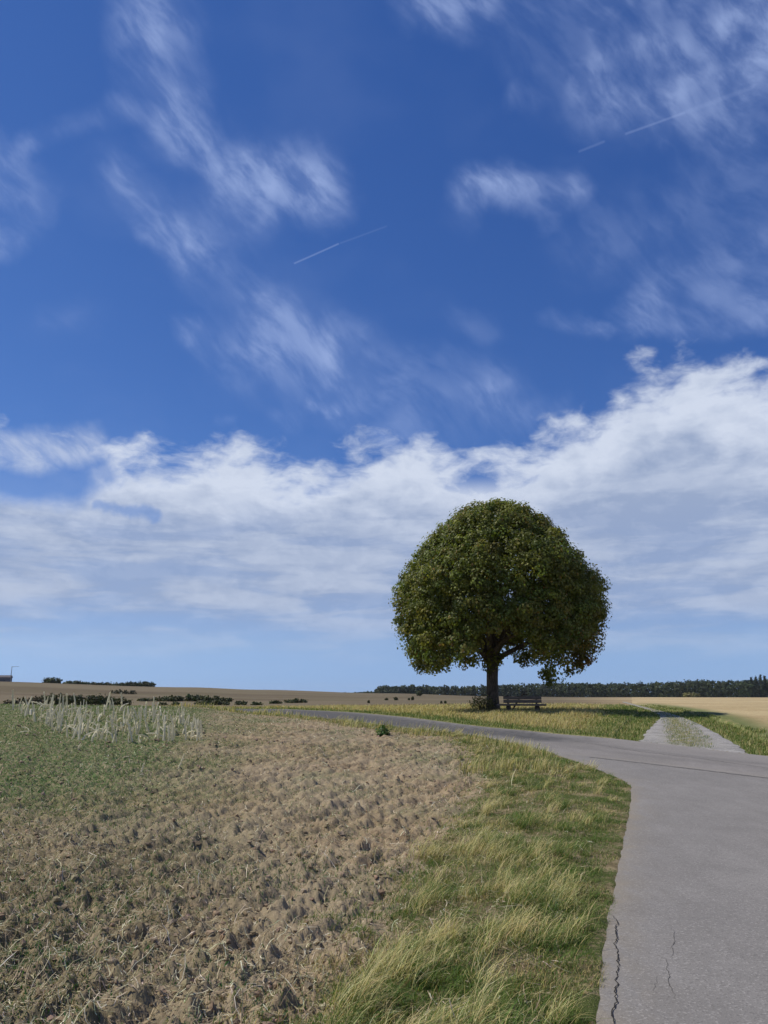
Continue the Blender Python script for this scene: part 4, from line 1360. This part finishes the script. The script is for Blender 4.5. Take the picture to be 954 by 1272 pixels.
def far_bush(px, top, wpx, rng, label, group=None, cat='bush', name='bush', pal=PALD, base=None, dens=1.0):
    g_ = at_range(px, rng); zg = float(gz(g_[:1], g_[1:])[0])
    sc = FPX * math.cos(math.atan2(px - 477, FPX))
    h = EYE + (HORIZON - top) * rng * math.cos(PITCH) / FPX * 1.0 - zg
    h = max(h, 0.35)
    rx = wpx * rng * math.cos(PITCH) / FPX / 2
    leaf = min(max(0.10, rng * 0.0024), 0.45 * rx)
    n = int(np.clip(60 * dens * (rx * h + 0.4) / (leaf * 3) ** 2 * 0.3, 24, 260))
    return bush(name, (g_[0], g_[1], zg - 0.08), rx, min(rx, 2.5), h, n, leaf, pal, (0.4, 0.35, 0.25), label, cat, group, stems=4, per_c=(10, 18), cl=max(0.18 * h, leaf * 1.1))


left_hedge = 'bushes in the dip behind the maize stubble'
for px, top, w, rr_, pal, lab in (
        (16, 869, 22, 104, PALB, 'low brownish bush at the outer left end of the dip behind the stubble'),
        (40, 864, 30, 104, PALB, 'reddish brown rounded bush behind the left end of the maize stubble'),
        (74, 861, 46, 106, PALD, 'tallest olive green bush behind the maize stubble'),
        (112, 861.5, 44, 108, PALD, 'broad olive bush behind the middle of the maize stubble'),
        (143, 865, 30, 110, PALD, 'low dark bush at the right end of the bushes behind the stubble'),
        (157, 869, 14, 110, PALD, 'small round shrub just right of the bushes behind the stubble')):
    far_bush(px, top, w, rr_, lab, left_hedge, pal=pal)
for px, top, w, rr_, lab in (
        (186, 868.5, 26, 150, 'low left end bush of the long dark hedge on the slope'),
        (207, 865, 34, 150, 'second bush from the left in the long dark hedge'),
        (232, 863, 40, 150, 'tallest dark bush in the middle of the long dark hedge'),
        (258, 864.5, 36, 150, 'dark bush right of the tallest one in the long hedge'),
        (279, 867, 22, 150, 'low right end bush of the long dark hedge on the slope'),
        (203, 873.5, 9, 120, 'tiny shrub below the left part of the long dark hedge'),
        (219, 874, 9, 120, 'tiny shrub below the middle of the long dark hedge'),
        (254, 870.5, 24, 122, 'left bush of the dark pair in front of the long hedge'),
        (274, 870.5, 24, 122, 'right bush of the dark pair in front of the long hedge'),
        (300, 870.5, 13, 124, 'round bush at the road end right of the dark pair'),
        (318, 873, 18, 124, 'flat low bush between the round bush and the road crest'),
        (343, 872, 15, 135, 'small bush left of the broad bush above the road crest'),
        (367, 868.5, 30, 140, 'broad dark bush above the crest of the crossing road')):
    far_bush(px, top, w, rr_, lab, 'dark bushes along the foot of the hill')
far_bush(153, 859, 34, 205, 'isolated low dark scrub patch in the middle of the hill field', pal=PALB)

# bushes and trees on the skyline of the hill
far_bush(59, 844.5, 12, 400, 'left rounded tree of the pair on the hill skyline', 'trees on the hill skyline', 'tree', 'skyline_tree')
far_bush(68, 844.7, 11, 400, 'right rounded tree of the pair on the hill skyline', 'trees on the hill skyline', 'tree', 'skyline_tree')
sk = [(84, 848), (96, 847), (108, 848.5), (120, 849.5), (132, 848.5), (144, 849.5), (156, 848), (167, 848.5), (177, 847), (184, 847.5)]
ordn = ('first', 'second', 'third', 'fourth', 'fifth', 'sixth', 'seventh', 'eighth', 'ninth', 'tenth')
for (px, top), od in zip(sk, ordn):
    far_bush(px, top + 1.2, 14, 400, od + ' bush from the left in the dark row on the hill skyline', 'bush row on the hill skyline')
for px, top, w, rr_, lab in ((458, 869.0, 2.5, 130, 'tiny dark shrub alone in the field left of the shrub row'), (480, 866.6, 3.6, 170, 'leftmost shrub of the small row before the wood'),
                       (491.5, 865.6, 5.2, 170, 'largest round shrub of the small row before the wood'), (508, 866.3, 2.2, 170, 'narrow shrub right of the largest round one before the wood'),
                       (512.5, 864.6, 2.8, 170, 'upright shrub right end of the small row before the wood'), (548, 869.6, 1.8, 110, 'left one of two tiny dark shrubs in the field left of the linden'),
                       (553, 869.5, 2.2, 110, 'right one of two tiny dark shrubs in the field left of the linden'), (596, 869.3, 1.6, 100, 'tiny dark shrub in the field just left of the linden trunk')):
    far_bush(px, top, w, rr_, lab, 'small shrubs in the open field')
far_bush(521.5, 858, 7, 260, 'small dark tree standing at the left end of the wood', None, 'tree', 'field_tree')
far_bush(858, 861.5, 15, 560, 'pale yellow green bush standing out against the dark wood', None, 'bush', pal=((0.16, 0.16, 0.06), (0.13, 0.14, 0.05), (0.2, 0.18, 0.08)))

# barn and mast beyond the hill
b0 = at_range(-4, 560); zb_ = float(gz(b0[:1], b0[1:])[0])
barn = thing('barn', (b0[0], b0[1], zb_ - 0.3), R(20), label='grey barn with a shallow roof on the hill skyline at the picture edge', category='barn')
H = EYE + (HORIZON - 841.5) * 560 * math.cos(PITCH) / FPX - zb_
k = MB(); k.box((0, 0, H * 0.42), (15, 10, H * 0.84)); link('wall', k.mesh('wall', mat_plain('barn_wall', (0.12, 0.12, 0.13), var=0.1, scale=0.5)), barn)
k = MB()
k.add([(-7.8, -5.4, H * .83), (7.8, -5.4, H * .83), (7.8, 0, H + .3), (-7.8, 0, H + .3), (-7.8, 5.4, H * .83), (7.8, 5.4, H * .83), (-7.8, -5.4, H * .80), (7.8, -5.4, H * .80), (-7.8, 5.4, H * .80), (7.8, 5.4, H * .80)],
      [(0, 1, 2, 3), (3, 2, 5, 4), (6, 0, 3, 4, 8), (1, 7, 9, 5, 2), (6, 7, 1, 0), (4, 5, 9, 8), (7, 6, 8, 9)])
link('roof', k.mesh('roof', mat_plain('barn_roof', (0.10, 0.09, 0.095), var=0.15, scale=0.5)), barn)
k = MB(); k.box((2.5, -5.03, H * 0.3), (4, 0.12, H * 0.6)); link('door', k.mesh('door', mat_plain('barn_door', (0.07, 0.075, 0.09), var=0.1)), barn)
q0 = at_range(11.2, 520); zq = float(gz(q0[:1], q0[1:])[0]); H = EYE + (HORIZON - 831) * 520 * math.cos(PITCH) / FPX - zq
mast = thing('mast', (q0[0], q0[1], zq - 0.3), 0, label='thin grey mast with a side arm on the hill skyline', category='mast')
steel = mat_plain('mast_steel', (0.23, 0.24, 0.26), 0.6, 0.1)
k = MB(); k.tube([(0, 0, 0), (0, 0, H * .5), (0, 0, H)], [0.30, 0.24, 0.16], 8); link('pole', k.mesh('pole', steel, True), mast)
k = MB(); k.tube([(0.1, 0, H - 0.4), (2.0, 0, H - 0.1), (4.2, 0, H - 0.15)], [0.12, 0.10, 0.08], 6); link('arm', k.mesh('arm', steel, True), mast)

# ---------------------------------------------------------------- the wood on the horizon
VV, FF, CC = [], [], []
vb = 0


def wood_tree(px, rng, top, conifer=False, tone=1.0):
    global vb
    g_ = at_range(px, rng); zg = float(gz(g_[:1], g_[1:])[0]) - 0.5
    h = EYE + (HORIZON - top) * rng * math.cos(PITCH) / FPX - zg
    rx = h * (0.17 if conifer else random.uniform(0.26, 0.52))
    nc = 80 if conifer else 58
    c = RNG.normal(0, 1, (nc, 3)); c /= np.linalg.norm(c, axis=1)[:, None]
    if conifer:
        zz = RNG.uniform(0, 1, nc) ** 1.3
        cc = np.column_stack((c[:, 0] * rx * (1 - zz), c[:, 1] * rx * (1 - zz), zz * h))
    else:
        cc = np.column_stack((c[:, 0] * rx, c[:, 1] * rx, h * (0.52 + 0.46 * c[:, 2])))
    per = 9; ii = np.repeat(np.arange(nc), per); n = len(ii)
    P = cc[ii] + RNG.normal(0, 0.5 if not conifer else 0.3, (n, 3)) * h * 0.07 + np.array([g_[0], g_[1], zg])
    nr = c[ii] + RNG.normal(0, 0.5, (n, 3)) + np.array([0, 0, 0.3])
    pal = ((0.026, 0.042, 0.016), (0.036, 0.052, 0.019), (0.048, 0.062, 0.022)) if not conifer else ((0.016, 0.026, 0.014), (0.022, 0.033, 0.017), (0.03, 0.04, 0.02))
    base = np.array(pal[random.randrange(3)]) * tone * random.uniform(0.65, 1.45)
    col = base * (1 + RNG.normal(0, 0.22, (n, 1)))
    V, F, C = leaf_cards(P, nr, RNG.uniform(0.7, 1.4, n) * rng * (0.0012 if conifer else 0.0017), np.clip(col, 0.004, 1))
    VV.append(V); FF.append(F + vb); CC.append(C); vb += len(V)


tops = [(430, 860.5), (465, 859), (474, 853), (490, 852.3), (510, 853), (530, 853.2), (560, 853.6), (600, 852.5), (640, 850.8), (680, 850.3), (720, 850), (760, 850.5), (800, 850), (840, 848.5), (870, 847), (910, 848), (954, 846), (1010, 844), (1200, 846)]
tpx, tpy = zip(*tops)
for row, (rg, dt_) in enumerate(((680, 0.0), (705, -0.6), (730, -1.0))):
    px = 472.0
    while px < 1150:
        top_ = np.interp(px, tpx, tpy) + random.gauss(0.3, 0.9) + dt_ * 0.3 + 1.6 * float(pn(np.array([px * 0.035]), np.array([row * 3.0]), 181)[0])
        wood_tree(px, rg + random.uniform(-8, 8), top_, tone=1.0)
        px += random.uniform(5.5, 10)
px = 425.0
while px < 476:
    wood_tree(px, 800, np.interp(px, tpx, tpy) + random.gauss(0, 0.3)); px += 4
for px_, tp_ in ((868, 845.5), (935, 844), (941, 842.5), (947, 841), (952, 842.5), (960, 841.5), (972, 843)):
    wood_tree(px_, 675, tp_, True)
link('forest', new_mesh('forest', np.concatenate(VV), np.concatenate(FF), 4, bush_mat, np.concatenate(CC)), kind='stuff', label='dark mixed wood stretching along the horizon behind the fields', category='forest')
print('COUNTS turf', N_TURF, 'tall', N_TALL, 'meadow', N_MEAD, 'seed', N_SEED, 'straw', N_STRAW, 'leaf', N_LEAF, 'ground', len(q))
print('TRIS', sum(len(me.loops) - 2 * len(me.polygons) for me in bpy.data.meshes))

# ---------------------------------------------------------------- the air between here and the wood
hz = MB()
hz.box((0, 0, 8.0), (9200, 9200, 86.0))
hm = bpy.data.materials.new('air')
hm.use_nodes = True
hm.node_tree.nodes.clear()
HN = Nodes(hm.node_tree)
pv = HN.new('ShaderNodeVolumePrincipled')
pv.inputs['Color'].default_value = (0.80, 0.88, 1.0, 1)
pv.inputs['Density'].default_value = 0.00006
ho = HN.new('ShaderNodeOutputMaterial')
hm.node_tree.links.new(pv.outputs[0], ho.inputs['Volume'])
link('haze', hz.mesh('haze', hm), kind='stuff')
